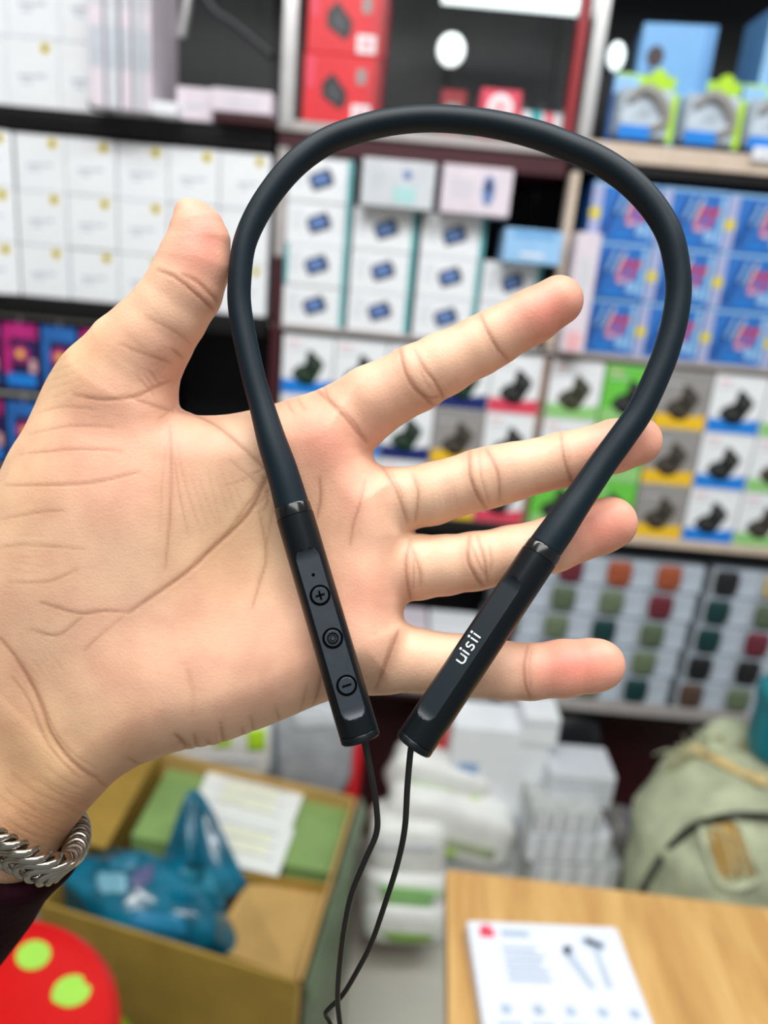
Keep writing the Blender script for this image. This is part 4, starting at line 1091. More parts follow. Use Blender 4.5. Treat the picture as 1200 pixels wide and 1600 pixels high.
CREASES = [  # polyline, width px, depth m, colour strength
 ([(247, 422), (273, 433), (301, 455), (318, 470), (338, 489)], 2.6, .00045, .9), ([(285, 429), (308, 440), (325, 456), (345, 477)], 2.6, .0004, .8),
 ([(227, 494), (262, 512), (283, 525), (301, 541)], 1.8, .0002, .4), ([(185, 537), (220, 551), (252, 562), (266, 567)], 1.8, .0002, .45), ([(268, 545), (278, 553), (286, 560)], 2, .0002, .6),
 ([(116, 617), (160, 625), (210, 620), (240, 607), (264, 596)], 2.6, .0004, .6), ([(200, 620), (240, 634), (270, 643)], 2.2, .0003, .55), ([(271, 637), (262, 645), (250, 653)], 1.8, .0002, .4),
 ([(215, 590), (228, 604), (240, 618)], 1.8, .0002, .35), ([(225, 585), (236, 600), (246, 607)], 1.6, .0002, .35), ([(232, 578), (242, 592), (250, 603)], 1.6, .0002, .35),
 ([(280, 641), (310, 651), (341, 667), (370, 692), (402, 722), (424, 745)], 2.2, .0004, .65),
 ([(438, 700), (424, 730), (408, 765), (390, 800), (362, 830), (337, 852), (292, 894), (240, 931), (200, 958)], 3.0, .0006, .9),
 ([(200, 957), (165, 955), (127, 959), (90, 950), (64, 942)], 2.0, .0003, .6), ([(195, 961), (150, 999), (131, 1017)], 1.7, .00015, .35), ([(49, 984), (90, 993), (127, 965)], 1.9, .00025, .5),
 ([(418, 742), (400, 770), (378, 800), (350, 838)], 1.8, .0002, .55), ([(425, 760), (405, 785), (370, 815)], 1.6, .0002, .5), ([(410, 745), (418, 780), (410, 800)], 1.6, .0002, .5),
 ([(405, 800), (416, 867), (405, 912), (394, 950)], 2.0, .0003, .55), ([(430, 780), (420, 830), (414, 870)], 1.5, .00015, .35), ([(360, 720), (390, 745), (420, 775)], 1.5, .00015, .35), ([(345, 760), (380, 750), (415, 730)], 1.4, .00012, .3),
 ([(266, 665), (268, 735), (266, 800), (262, 850), (258, 890)], 2.0, .0003, .5), ([(273, 717), (280, 770), (294, 836)], 1.5, .00015, .3), ([(258, 700), (252, 770), (250, 830)], 1.4, .0001, .2), ([(275, 690), (290, 760), (310, 820)], 1.3, .0001, .25),
 ([(45, 679), (110, 666), (175, 668)], 1.8, .0002, .35), ([(31, 710), (122, 702), (189, 705)], 1.8, .00025, .45), ([(10, 759), (87, 758), (147, 754), (217, 738)], 2, .0003, .5),
 ([(0, 812), (60, 801), (98, 798)], 1.8, .0002, .4), ([(0, 856), (37, 852), (131, 858)], 1.8, .0002, .4), ([(15, 910), (75, 909), (120, 890)], 1.8, .0002, .4), ([(62, 645), (100, 636), (150, 640)], 1.6, .0002, .3),
 ([(499, 747), (501, 777), (495, 810)], 2.2, .0003, .7), ([(571, 752), (561, 792), (552, 819), (547, 852)], 2.0, .00025, .55), ([(475, 860), (500, 905), (512, 940)], 1.3, .0001, .25),
 ([(623, 985), (614, 1010), (601, 1045), (587, 1076)], 2.6, .00045, .8), ([(612, 1000), (603, 1030), (592, 1058)], 1.8, .0003, .5), ([(503, 1050), (497, 1080), (490, 1099)], 2.2, .0004, .7), ([(480, 1070), (474, 1095), (468, 1112)], 1.6, .0002, .4),
 ([(494, 609), (516, 629), (541, 654), (559, 676), (573, 691)], 3.0, .0005, .75), ([(507, 605), (514, 625), (530, 640)], 2.0, .0003, .5), ([(540, 645), (556, 664), (568, 684)], 2, .0003, .45), ([(448, 627), (453, 638), (460, 648)], 1.6, .0002, .35), ([(464, 620), (470, 632), (477, 640)], 1.6, .0002, .35),
 ([(625, 545), (631, 575), (645, 604), (667, 625), (678, 634)], 2.8, .0005, .85), ([(649, 548), (663, 575), (677, 593), (688, 611), (693, 624)], 2.5, .00045, .8), ([(640, 590), (655, 612), (672, 622), (690, 618)], 2.0, .0003, .6), ([(656, 570), (662, 590), (676, 612)], 1.5, .0002, .35),
 ([(751, 492), (758, 510), (767, 527), (778, 545), (793, 562)], 2.4, .0004, .8), ([(770, 530), (778, 552)], 1.6, .0002, .4),
 ([(599, 732), (614, 755), (625, 781), (636, 815)], 2.6, .0004, .75), ([(644, 742), (653, 770), (651, 800), (648, 815)], 2.2, .0003, .55), ([(612, 738), (622, 758), (630, 778)], 1.6, .0002, .4),
 ([(733, 706), (734, 741), (746, 774), (760, 795)], 2.6, .0005, .85), ([(760, 702), (770, 720), (779, 745), (781, 780)], 2.4, .00045, .75), ([(748, 708), (752, 745), (764, 785)], 1.6, .00025, .45),
 ([(876, 677), (881, 713), (890, 745), (898, 757)], 2.3, .0004, .75), ([(886, 690), (890, 720)], 1.4, .00015, .35),
 ([(641, 845), (634, 874), (636, 905), (641, 936)], 2.4, .0004, .7), ([(645, 858), (656, 893), (657, 915)], 2.2, .0003, .55), ([(641, 850), (646, 880), (646, 920)], 1.8, .0002, .4),
 ([(733, 838), (731, 874), (743, 901), (753, 915)], 2.8, .0005, .85), ([(746, 838), (757, 874), (761, 908)], 2.4, .0004, .7), ([(763, 848), (768, 876), (766, 892)], 1.8, .0003, .5), ([(736, 850), (748, 880), (758, 900)], 2, .0003, .5),
 ([(825, 1007), (819, 1039), (821, 1070), (828, 1090)], 2.4, .0004, .75), ([(831, 1012), (827, 1040), (830, 1080)], 1.6, .0002, .4),
 ([(0, 999), (22, 1025), (49, 1070), (67, 1111), (79, 1145), (105, 1182), (131, 1205), (152, 1217)], 2.8, .0006, .75), ([(20, 1060), (45, 1095), (71, 1156), (97, 1190), (124, 1216)], 2.2, .0003, .5),
 ([(38, 1050), (62, 1090), (84, 1140), (112, 1176), (150, 1200)], 1.6, .0002, .4), ([(150, 1217), (160, 1225), (168, 1230)], 2, .0003, .5),
 ([(274, 1150), (284, 1160), (290, 1172)], 3.4, .0012, .6), ([(280, 1163), (296, 1166)], 2.4, .0008, .5), ([(303, 1150), (307, 1170)], 3, .0010, .4), ([(345, 1132), (348, 1162)], 3, .0010, .4), ([(322, 1158), (328, 1168)], 3, .0008, .4), ([(392, 1122), (395, 1145)], 3, .0008, .35), ([(378, 1138), (380, 1150)], 2, .0005, .5),
 ([(290, 1040), (300, 1085), (300, 1120)], 5, .0004, .15), ([(200, 1185), (216, 1194)], 2.2, .0004, .5), ([(430, 1105), (436, 1125)], 1.8, .0004, .4),
]
rw = random.Random(11)
for k in range(26):     # fine cross wrinkles over the wrist
    s0 = 15+k*8.0; o0 = rw.uniform(30, 110)
    bx0, by0 = 168+FAX[0]*s0, 1232+FAX[1]*s0
    L_ = rw.uniform(40, 110); a = radians(196+rw.uniform(-4, 4))
    st_ = rw.uniform(-6, 40)
    x_, y_ = bx0+cos(a)*st_, by0+sin(a)*st_
    CREASES.append(([(x_, y_), (x_+cos(a)*L_*.5, y_+sin(a)*L_*.5-2), (x_+cos(a+.18)*L_, y_+sin(a+.18)*L_)], 1.5, .00012, .28))
for (cu, cv, n_, L_, a_, sp_) in ((250, 560, 5, 40, 2.2, 6), (700, 600, 4, 22, 1.1, 7), (45, 870, 6, 60, .1, 11), (100, 600, 6, 70, -.35, 13), (60, 1050, 7, 45, .95, 9), (330, 780, 7, 90, 1.25, 12), (690, 780, 5, 30, 1.4, 9)):
    for k in range(n_):
        o_ = (k-n_/2)*sp_; L2_ = L_*rw.uniform(.6, 1.1); a2 = a_+rw.uniform(-.1, .1)
        x_, y_ = cu-sin(a_)*o_, cv+cos(a_)*o_
        CREASES.append(([(x_-cos(a2)*L2_/2, y_-sin(a2)*L2_/2), (x_+rw.uniform(-2, 2), y_+rw.uniform(-2, 2)), (x_+cos(a2)*L2_/2, y_+sin(a2)*L2_/2)], 1.3, .00007, .15))

pos, Q = surface_nets(hand_sdf, (-.175, -.10, .190), (.086, .170, .300), .00105)
fn = np.cross(pos[Q[:, 2]]-pos[Q[:, 0]], pos[Q[:, 3]]-pos[Q[:, 1]])
if fn[:, 2][pos[Q[:, 0], 2] < .215].mean() > 0: Q = Q[:, ::-1]; fn = -fn
# the side that carries the palm lines is refined once more
cen_ = pos[Q].mean(1); un = fn/(np.linalg.norm(fn, axis=1)[:, None]+1e-12)
uu_ = 600+F*cen_[:, 0]/cen_[:, 2]; vv_ = 800+F*cen_[:, 1]/cen_[:, 2]
sel = (un[:, 2] < .15) & (cen_[:, 2] < .245) & (uu_ > -60) & (vv_ < 1480)
pos, Qn, Qp, ng = subdivide(pos, Q, sel)
for _ in range(2):
    g = sdf_grad(pos); gl2 = (g*g).sum(1)[:, None]
    d = hand_sdf(pos[:, 0], pos[:, 1], pos[:, 2])[:, None]
    pos = pos-np.clip(d*g/np.maximum(gl2, .25), -.0008, .0008)
# light smoothing keeps the joins soft
nrm = sdf_grad(pos, .0006); nrm /= np.linalg.norm(nrm, axis=1)[:, None]+1e-9
U = 600+F*pos[:, 0]/pos[:, 2]; Vv = 800+F*pos[:, 1]/pos[:, 2]
facing = np.clip(-nrm[:, 2]*3, 0, 1)
disp = np.zeros(len(pos)); dark = np.zeros(len(pos)); soft = np.zeros(len(pos))
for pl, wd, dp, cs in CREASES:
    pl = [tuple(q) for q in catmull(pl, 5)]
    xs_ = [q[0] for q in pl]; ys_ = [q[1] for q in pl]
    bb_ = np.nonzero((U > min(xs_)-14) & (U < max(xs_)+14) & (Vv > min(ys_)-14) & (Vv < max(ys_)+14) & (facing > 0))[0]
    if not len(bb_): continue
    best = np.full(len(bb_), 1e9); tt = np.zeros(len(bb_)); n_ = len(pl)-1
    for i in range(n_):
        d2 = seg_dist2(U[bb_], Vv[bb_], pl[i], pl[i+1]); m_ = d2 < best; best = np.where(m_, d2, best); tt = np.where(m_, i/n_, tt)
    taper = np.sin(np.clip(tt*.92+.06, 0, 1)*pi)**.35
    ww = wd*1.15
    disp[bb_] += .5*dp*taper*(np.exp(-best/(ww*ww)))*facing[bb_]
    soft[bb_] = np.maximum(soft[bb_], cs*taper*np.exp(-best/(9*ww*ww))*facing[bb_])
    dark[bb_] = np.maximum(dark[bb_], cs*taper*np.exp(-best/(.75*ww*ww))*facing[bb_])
pos = pos+(-nrm)*disp[:, None]
# skin colour: base, flushed areas, tanned back
def L3(c): return np.array([lin(c[0]), lin(c[1]), lin(c[2])])
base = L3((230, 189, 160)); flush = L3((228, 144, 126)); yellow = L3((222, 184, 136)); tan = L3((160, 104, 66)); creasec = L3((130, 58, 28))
col = np.repeat(base[None], len(pos), 0)
def blend(c, w): 
    global col
    w = np.clip(w, 0, 1)[:, None]; col = col*(1-w)+c[None]*w
def blob(u, v, ru, rv, ro=0):
    x = (U-u)*cos(ro)+(Vv-v)*sin(ro); y = -(U-u)*sin(ro)+(Vv-v)*cos(ro); return np.exp(-(x/ru)**2-(y/rv)**2)
blend(yellow, .7*blob(60, 1250, 150, 160)+.5*blob(90, 560, 120, 60, -.6)+.4*blob(380, 850, 120, 120)+.3*blob(20, 760, 80, 200))
for b_ in ((860, 490, 70, 55, .85), (975, 695, 75, 45, .7), (950, 825, 75, 50, .85), (900, 1042, 85, 48, .9), (315, 380, 55, 80, .75), (510, 690, 70, 60, .5), (575, 930, 60, 60, .35), (300, 930, 60, 40, .1), (180, 700, 110, 80, .35), (560, 800, 50, 60, .3), (300, 1040, 150, 60, .25), (250, 570, 50, 60, .35)):
    blend(flush, b_[4]*blob(*b_[:4]))
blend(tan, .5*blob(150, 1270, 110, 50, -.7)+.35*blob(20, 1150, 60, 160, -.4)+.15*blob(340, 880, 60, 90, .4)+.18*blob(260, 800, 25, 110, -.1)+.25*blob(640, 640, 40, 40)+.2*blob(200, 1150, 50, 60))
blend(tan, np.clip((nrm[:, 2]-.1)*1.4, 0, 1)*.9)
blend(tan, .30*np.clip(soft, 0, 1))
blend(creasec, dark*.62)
Pw = cam_pts(pos)
org = Pw[np.argmin(np.abs(U-420)+np.abs(Vv-870))]
org = np.array([Pw[:, 0].mean(), Pw[:, 1].mean(), Pw[:, 2].min()])
me = bpy.data.meshes.new('person')
faces = np.concatenate([Qn, Qp]); nl4 = len(faces)*4
loops = faces.ravel().tolist()+[i for f in ng for i in f]
sizes = [4]*len(faces)+[len(f) for f in ng]
starts = np.concatenate([[0], np.cumsum(sizes)[:-1]])
me.vertices.add(len(Pw)); me.vertices.foreach_set('co', (Pw-org).astype(np.float32).ravel())
me.loops.add(len(loops)); me.loops.foreach_set('vertex_index', loops)
me.polygons.add(len(sizes)); me.polygons.foreach_set('loop_start', starts.astype(np.int32)); 
me.update(calc_edges=True); me.validate()
me.polygons.foreach_set('use_smooth', [True]*len(me.polygons))
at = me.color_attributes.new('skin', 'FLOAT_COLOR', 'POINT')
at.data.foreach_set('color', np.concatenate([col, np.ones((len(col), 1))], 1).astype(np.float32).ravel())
person = bpy.data.objects.new('person', me); scene.collection.objects.link(person); person.location = org
tag(person, 'person holding up an open left palm with spread fingers, wearing a dark maroon sleeve', 'person')
SKIN = bpy.data.materials.new('skin'); SKIN.use_nodes = True
nt = SKIN.node_tree; b = nt.nodes['Principled BSDF']
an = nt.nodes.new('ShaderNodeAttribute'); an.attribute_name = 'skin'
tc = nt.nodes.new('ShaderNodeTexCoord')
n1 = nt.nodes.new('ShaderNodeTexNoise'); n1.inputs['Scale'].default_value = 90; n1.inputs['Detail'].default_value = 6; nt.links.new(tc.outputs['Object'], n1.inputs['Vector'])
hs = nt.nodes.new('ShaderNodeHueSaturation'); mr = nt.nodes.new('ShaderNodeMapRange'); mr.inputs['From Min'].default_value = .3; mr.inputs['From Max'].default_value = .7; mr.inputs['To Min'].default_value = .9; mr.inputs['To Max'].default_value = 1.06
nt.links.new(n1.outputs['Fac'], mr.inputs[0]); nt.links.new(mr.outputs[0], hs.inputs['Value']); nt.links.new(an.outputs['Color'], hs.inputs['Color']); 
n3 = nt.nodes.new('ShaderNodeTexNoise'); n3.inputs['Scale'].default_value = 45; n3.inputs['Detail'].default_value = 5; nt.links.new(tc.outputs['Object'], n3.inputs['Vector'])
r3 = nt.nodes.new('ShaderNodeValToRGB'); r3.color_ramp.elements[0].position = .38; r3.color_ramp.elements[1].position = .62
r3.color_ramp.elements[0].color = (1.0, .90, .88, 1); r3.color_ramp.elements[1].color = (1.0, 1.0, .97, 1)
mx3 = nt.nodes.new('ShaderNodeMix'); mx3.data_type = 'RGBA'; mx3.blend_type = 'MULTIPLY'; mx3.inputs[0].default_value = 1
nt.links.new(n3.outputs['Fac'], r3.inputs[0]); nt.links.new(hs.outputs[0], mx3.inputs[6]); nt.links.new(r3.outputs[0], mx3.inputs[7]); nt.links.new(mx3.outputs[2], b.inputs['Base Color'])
vo = nt.nodes.new('ShaderNodeTexVoronoi'); vo.inputs['Scale'].default_value = 1400; nt.links.new(tc.outputs['Object'], vo.inputs['Vector'])
n2 = nt.nodes.new('ShaderNodeTexNoise'); n2.inputs['Scale'].default_value = 420; n2.inputs['Detail'].default_value = 8; nt.links.new(tc.outputs['Object'], n2.inputs['Vector'])
ad = nt.nodes.new('ShaderNodeMath'); ad.operation = 'ADD'; nt.links.new(vo.outputs['Distance'], ad.inputs[0]); nt.links.new(n2.outputs['Fac'], ad.inputs[1])
bp = nt.nodes.new('ShaderNodeBump'); bp.inputs['Strength'].default_value = .15; bp.inputs['Distance'].default_value = .0003
nt.links.new(ad.outputs[0], bp.inputs['Height']); nt.links.new(bp.outputs[0], b.inputs['Normal'])
b.inputs['Roughness'].default_value = .5; b.inputs['Subsurface Weight'].default_value = .25; b.inputs['Subsurface Scale'].default_value = .004
b.inputs['Subsurface Radius'].default_value = (1.0, .35, .2)
me.materials.append(SKIN)
PO = Vector(org)

# sleeve
def cpt(x): return Vector(cam_pts(np.array([x]))[0])
FA3 = np.array([FAX[0], FAX[1], .42]); FA3 /= np.linalg.norm(FA3)
nA = np.cross(FA3, [0, 0, 1.0]); nA /= np.linalg.norm(nA); nB = np.cross(nA, FA3)      # nA across in the picture, nB towards / away
sc0 = np.array([(-14-600)/F*.232, (1255-800)/F*.232, .232])
SLV = mat('maroon_knit', (34, 4, 15), .9, spec=.12, noise=.2, scale=400, bump=.4)
sl = MB(); rings = []
rnd2 = random.Random(2)
for k, (s_, rr_) in enumerate([(.006, .0255), (.0, .0262), (-.0015, .029), (.0, .0318), (.004, .0325), (.012, .0322), (.02, .0325), (.03, .0342), (.042, .0352), (.055, .037), (.075, .0395), (.1, .042), (.13, .045), (.2, .052), (.3, .056)]):
    ring = []
    for i in range(72):
        a = 2*pi*i/72
        w_ = 1+.018*sin(3*a+s_*60)+.01*sin(7*a-s_*110)
        p = sc0+FA3*s_+(nA*cos(a)*1.0+nB*sin(a)*.86)*rr_*w_
        ring.append(cpt(p)-PO)
    rings.append(ring)
sl.ring_loft(rings, SLV, cap0=False, cap1=True)
o = sl.build('sleeve', parent=person, smooth=True); o['label'] = 'dark maroon knitted sleeve cuff'

# chain bracelet
CH = mat('polished_steel', (176, 170, 160), .18, metal=1.0, noise=.03)
path = [(-150, 1205, .222), (-90, 1262, .211), (-35, 1304, .206), (10, 1330, .2045), (50, 1349, .206), (82, 1357, .2095), (102, 1350, .215), (113, 1332, .2215), (116, 1312, .228), (110, 1292, .235), (85, 1262, .246), (20, 1210, .258), (-60, 1150, .262), (-140, 1110, .255), (-190, 1120, .243), (-190, 1160, .231)]
cl = catmull(path, 24, True)
cw_ = [np.array([(a-600)/F*d, (b_-800)/F*d, d]) for a, b_, d in cl]
seg = [np.linalg.norm(cw_[(i+1) % len(cw_)]-cw_[i]) for i in range(len(cw_))]; tot = sum(seg); cum = np.concatenate([[0], np.cumsum(seg)])
NL = 66
br = empty('chain_bracelet', cpt(cw_[70])); tag(br, 'chunky silver curb chain bracelet around the wrist above the maroon sleeve', 'bracelet')
BRO = br.location
cen3 = np.mean(cw_, 0)
lmsh = None
for L in range(NL):
    s_ = tot*L/NL
    i = int(np.searchsorted(cum, s_, 'right')-1) % len(cw_); f_ = (s_-cum[i])/seg[i]
    p = cw_[i]*(1-f_)+cw_[(i+1) % len(cw_)]*f_
    tdir = cw_[(i+3) % len(cw_)]-cw_[i-2]; tdir /= np.linalg.norm(tdir)
    out = p-cen3; out -= tdir*(out@tdir); out -= FA3*(out@FA3)*.75; out /= np.linalg.norm(out)
    side = np.cross(tdir, out)
    T_, O_, S_ = [Vector(RM@np.array([q[0], -q[1], -q[2]])) for q in (tdir, out, side)]
    if lmsh is None:       # one curb link: a flattened, twisted oval ring
        mb = MB(); pts = []
        nn = 28
        for k in range(nn):
            a = 2*pi*k/nn
            pts.append((.0033*cos(a), .0056*sin(a), .0011*sin(2*a)))
        mb.tube(pts, .00115, CH, 10, up=(0, 0, 1), flat=.85, closed=True)
        lk = mb.build('link', parent=br, smooth=True); lmsh = lk.data
    else:
        lk = lk.copy(); scene.collection.objects.link(lk); lk.parent = br
    M_ = Matrix((( T_.x, S_.x, O_.x), (T_.y, S_.y, O_.y), (T_.z, S_.z, O_.z)))
    M_ = M_ @ Matrix.Rotation(radians(36), 3, 'Z') @ Matrix.Rotation(radians(34), 3, 'Y')
    lk.matrix_local = Matrix.Translation(cpt(p)-BRO) @ M_.to_4x4()

# ------------------------------------------------------------------ neckband earphones
nk = empty('neckband_earphones', P(600, 1150, .203)); NO = nk.location
tag(nk, 'dark blue-black neckband earphones draped over the open hand', 'earphones')
SIL = mat('matte_silicone', (3, 25, 35), .5, spec=.3, noise=.04, scale=200)
PLA = mat('satin_black_plastic', (5, 13, 18), .34, spec=.3, noise=.03, scale=300, bump=.0)
FLATM = mat('satin_slate_plastic', (40, 48, 56), .46, noise=.06, scale=600)
FLATB = mat('satin_blueblack_plastic', (9, 25, 33), .46, noise=.05, scale=600)
GLOSS = mat('gloss_black_ring', (10, 14, 16), .2)
DEEP = mat('recess_black', (2, 2, 3), 1.0, spec=.05)
LOGO = mat('white_logo_ink', (232, 238, 240), .5)
BTN = mat('button_rubber', (42, 51, 59), .4, noise=.05, scale=600)
loop = [(456, 790, .2035, 27), (447, 757, .2035, 25.5), (437, 725, .2037, 24.5), (424.5, 688, .204, 22.8), (408.5, 632, .2048, 19.6), (396.5, 590, .2052, 18.6), (382, 525, .2058, 18.6), (374.5, 478, .206, 18.4), (374.3, 440, .206, 18.2), (381, 385, .206, 18.2), (400, 338, .2065, 19),
 (429, 293, .207, 19.5), (464, 254, .2075, 20), (507, 223, .208, 20), (556, 203.5, .208, 20), (609, 190.5, .208, 20), (670, 185, .208, 20), (735, 189, .208, 20), (790, 198, .208, 20.3), (843, 212, .2078, 20.8), (880, 226, .2075, 21), (927, 246, .207, 21), (968, 271, .2065, 21), (1003, 302, .206, 20.8),
 (1031, 338, .2055, 20.4), (1049, 375, .205, 20), (1058.5, 422, .205, 19.5), (1060, 457, .205, 19.5), (1055.5, 494, .205, 19.8), (1046.5, 531, .205, 20), (1031, 576, .205, 20.3), (1001, 640, .205, 20.8), (972, 683, .205, 21.3), (942, 724, .205, 21.8), (913, 767, .2045, 22.8), (890, 800, .204, 24.5), (871, 828, .2037, 26.3), (851, 856, .2035, 27)]
cc = catmull(loop, 6)
pts = [P(q[0], q[1], q[2])-NO for q in cc]; rad = [q[3]/F*q[2] for q in cc]
MB().tube(pts, rad, SIL, 40).build('neckband_tube', parent=nk, smooth=True)

def controller(u0, v0, D0, u1, v1, D1, theta, halfang, f0, f1, flatmat, name, label):
    A_ = P(u0, v0, D0); B_ = P(u1, v1, D1); ax = (B_-A_); L = ax.length; ax.normalize()
    n0 = (Vector(CP)-(A_+B_)/2); n0 -= ax*n0.dot(ax); n0.normalize(); s0 = n0.cross(ax)     # s0: picture right for a downward axis
    if s0.dot(Vector(RM@np.array([1.0, 0, 0]))) < 0: s0 = -s0
    n_ = n0*cos(theta)+s0*sin(theta); s_ = s0*cos(theta)-n0*sin(theta)
    r0 = .00500
    def rad_(t): return r0*(1+.035*t/L)
    hcut = cos(halfang)
    Nt, Na = 150, 112
    ts = [L*.045+ (L*.965-L*.045)*i/Nt for i in range(Nt+1)]
    def cut(t):
        e0 = (t-f0)/.0026; e1 = (f1-t)/.0026; e = min(e0, e1)
        if e <= 0: return 1.02
        if e >= 1: return hcut
        return hcut+(1.02-hcut)*(1-sqrt(1-(1-e)**2)) if e < 1 else hcut
    root = MB(); V_ = []; Fc = []; Mi = []
    for t in ts:
        c = cut(t); r = rad_(t)
        for k in range(Na):
            a = 2*pi*(k+.5)/Na; x = sin(a); z = cos(a)
            if z > c: z = c
            V_.append(A_+ax*t+(s_*x+n_*z)*r-NO)
    root.add(V_, [], PLA); root.mi(flatmat)
    for i in range(Nt):
        for k in range(Na):
            k2 = (k+1) % Na
            tm = (ts[i]+ts[i+1])/2; a = 2*pi*(k+1)/Na
            isf = cos(a) > cut(tm)+.0 and f0 < tm < f1
            root.f.append((i*Na+k, (i+1)*Na+k, (i+1)*Na+k2, i*Na+k2)[::-1]); root.m.append(1 if isf else 0)
    root.f.append(tuple(range(Na))); root.m.append(0); root.f.append(tuple(Nt*Na+k for k in range(Na-1, -1, -1))); root.m.append(0)
    body = root.build(name, parent=nk, smooth=True); body['label'] = label
    try:
        body.data.set_sharp_from_angle(angle=radians(22))
    except Exception: pass
    def ringpart(nm, prof, m, smooth=True):
        rings = [[A_+ax*t+(s_*sin(2*pi*k/72)+n_*cos(2*pi*k/72))*rr-NO for k in range(72)] for t, rr in prof]
        o = MB().ring_loft(rings, m).build(nm, parent=body, smooth=smooth)
        try: o.data.set_sharp_from_angle(angle=radians(30))
        except Exception: pass
        return o
    ringpart('gloss_ring', [(-.0002, r0*.93), (.0002, r0*.965), (.0026, r0*.985), (.0029, r0*.95)], GLOSS)
    ringpart('end_cap', [(L*.965+.0002, rad_(L)*.97), (L*.965+.0005, rad_(L)*.998), (L-.0004, rad_(L)), (L, rad_(L)*.93), (L+.0001, rad_(L)*.5)], PLA)
    zf = lambda t: rad_(t)*hcut
    def fp(t, x, h): return A_+ax*t+s_*x+n_*(zf(t)+h)-NO
    return body, fp, L, A_, ax
cL = lambda u, v: sqrt((u-456)**2+(v-790)**2)/sqrt(108**2+367**2)
bodyL, fp, L, _, _ = controller(456, 790, .2035, 564, 1156, .1995, radians(2), radians(37), cL(484, 862)*.0645-.0006, cL(553, 1113)*.0645+.0004, FLATM, 'control_module', 'controller with slate inlay and three round buttons')
def fdisc(t, x, r0, r1, h0, h1, m, name, n=40, parent=None, build=True, mb=None):
    mb = mb or MB(); top_ = []; bot = []; tin = []; bin_ = []
    mid = []
    if r0 <= 0:
        rings = [[fp(t+r*sin(2*pi*k/n), x+r*cos(2*pi*k/n), h) for k in range(n)] for r, h in ((r1, h0), (r1, h1-.0001), (r1-.00012, h1), (r1*.3, h1))]
        mb.ring_loft(rings, m)
    else:
        rings = [[fp(t+r*sin(2*pi*k/n), x+r*cos(2*pi*k/n), h) for k in range(n)] for r, h in ((r1, h0), (r1, h1), (r0, h1), (r0, h0))]
        mb.ring_loft(rings, m, closed=True)
    return mb
tb_ = lambda u, v: cL(u, v)*L
for (u, v, sym) in ((499.5, 932, 'plus'), (519, 998, 'ring'), (540, 1070, 'minus')):
    t_ = tb_(u, v)
    g_ = fdisc(t_, .0003, 0, .0027, -.0003, .00016, DEEP, 'groove')
    bt = fdisc(t_, .0003, 0, .0021, .0, .0003, BTN, 'button').build('button', parent=bodyL, smooth=False)
    g_.build('button_groove', parent=bodyL)
    sm = MB()
    if sym == 'ring':
        fdisc(t_, .0003, .00115, .00145, .00028, .00048, DEEP, '', mb=sm); fdisc(t_, .0003, 0, .00075, .00028, .00045, BTN, '', mb=sm); fdisc(t_, .0003, .0006, .00078, .0004, .0005, DEEP, '', mb=sm)
    else:
        ang_ = radians(-0) if sym == 'plus' else 0
        for q_ in ((0, 1) if sym == 'plus' else (0,)):
            hx, ht = (.0012, .00024) if q_ == 0 else (.00024, .0012)
            for e_, mm2, hh0, hh1 in ((0.0, DEEP, .00028, .00042),):
                rings = [[fp(t_+b2, .0003+a2, h) for a2, b2 in ((-hx, -ht), (hx, -ht), (hx, ht), (-hx, ht))] for h in (hh0, hh1)]
                sm.ring_loft(rings, mm2)
    o = sm.build('button_symbol', parent=bodyL); 
fdisc(tb_(491, 900), .0001, 0, .00048, -.0002, .00008, DEEP, '', n=20).build('microphone_hole', parent=bodyL)

LR = (P(645, 1166, .2005)-P(851, 856, .2035)).length
cR = lambda u, v: LR*sqrt((u-851)**2+(v-856)**2)/sqrt(206**2+310**2)
bodyR, fp, L, A_, ax = controller(851, 856, .2035, 645, 1166, .2005, radians(-27), radians(33), cR(806, 908), cR(668, 1123), FLATB, 'control_module', 'controller with a plain flat face and white lettering')
# lettering "uisii": strokes in a frame x = along the controller (towards the loop), y = towards the picture's upper left
lt = MB(); tc_ = cR(735, 1012); sc_ = .00114     # stroke unit
def stroke(pp, w=.18):
    pp = [Vector((a, b_, 0)) for a, b_ in pp]; Lf = []; Rt = []
    for i, p in enumerate(pp):
        d = (pp[min(i+1, len(pp)-1)]-pp[max(i-1, 0)]).normalized(); nn_ = Vector((-d.y, d.x, 0))*w
        Lf.append(p+nn_); Rt.append(p-nn_)
    pol = Lf+Rt[::-1]; n = len(Lf)
    vv = []
    for h in (.0, .00012):
        for p in pol: vv.append(fp(tc_-p.x*sc_, -(p.y)*sc_-.0000, h))
    fs = []
    N2 = len(pol)
    for i in range(n-1): fs += [(N2+i, N2+i+1, N2+N2-2-i, N2+N2-1-i), (i, N2-1-i, N2-2-i, i+1)]
    for i in range(N2): fs.append((i, (i+1) % N2, N2+(i+1) % N2, N2+i))
    lt.add(vv, fs, LOGO)
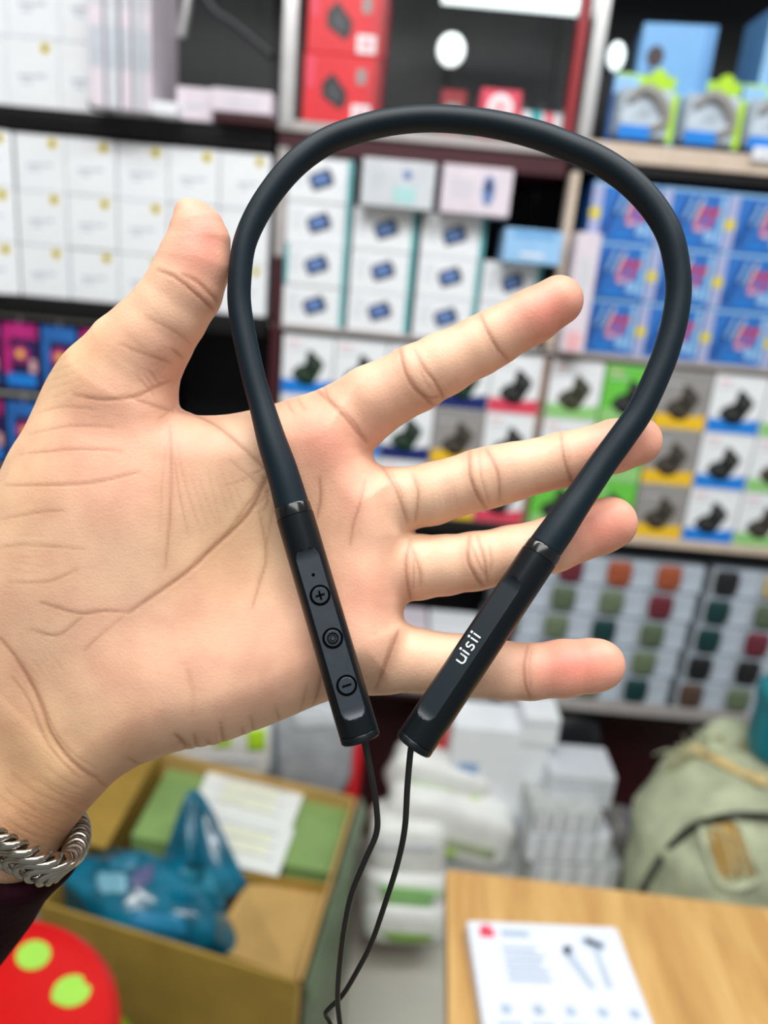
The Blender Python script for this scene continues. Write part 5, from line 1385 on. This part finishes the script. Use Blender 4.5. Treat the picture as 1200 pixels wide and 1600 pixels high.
def arc(cx_, cy_, rx, ry, a0, a1, n=10): return [(cx_+rx*cos(radians(a0+(a1-a0)*i/n)), cy_+ry*sin(radians(a0+(a1-a0)*i/n))) for i in range(n+1)]
def dot(cx_, cy_, r=.27): stroke([(cx_-r, cy_), (cx_+r, cy_)], r)
X = -4.1
stroke([(X, 1.0), (X, .0)]+arc(X+.75, -.3, .75, .75, 180, 270, 6)+arc(X+.85, -.3, .85, .75, 275, 350, 6)+[(X+1.7, 1.0)]); stroke([(X+1.7, 1.0), (X+1.7, -1.05)])
X += 2.6; stroke([(X, 1.0), (X, -1.05)]); dot(X, 1.62)
X += 1.0
stroke([(X+1.35, .85)]+arc(X+.72, .52, .5, .5, 60, 250, 9)+arc(X+.72, -.52, .55, .52, 80, -110, 9)+[(X+.0, -.85)])
X += 2.4; stroke([(X, 1.0), (X, -1.05)]); dot(X, 1.62)
X += 1.15; stroke([(X, 1.0), (X, -1.05)]); dot(X, 1.62)
o = lt.build('lettering', parent=bodyR); o['label'] = 'white lettering uisii'
# cables
for pth, nm in (([(568, 1152, .1998, 5.2), (573, 1175, .200, 5), (581, 1215, .2, 5), (588.5, 1265, .2005, 4.8), (588, 1302, .201, 4.8), (570, 1345, .202, 4.6), (550, 1395, .204, 4.5), (539, 1444, .207, 4.4), (531.5, 1500, .211, 4.3), (527.5, 1556, .216, 4.2), (530, 1590, .219, 4.2), (535, 1640, .222, 4.1), (530, 1690, .225, 4)], 'cable'),
                ([(644, 1160, .2005, 5.2), (641, 1178, .2008, 5), (636.5, 1230, .201, 4.9), (632.5, 1294, .202, 4.8), (621, 1350, .204, 4.6), (600, 1417, .208, 4.4), (580, 1474, .212, 4.2), (557, 1519, .216, 4), (535, 1555, .220, 3.8), (512, 1578, .2225, 3.6), (509, 1586, .224, 3.5), (517, 1602, .226, 3.5), (526, 1640, .228, 3.4), (524, 1700, .23, 3.4)], 'cable')):
    cc = catmull(pth, 8)
    MB().tube([P(q[0], q[1], q[2])-NO for q in cc], [q[3]*q[2]/F for q in cc], RUBBER, 14).build(nm, parent=nk, smooth=True)
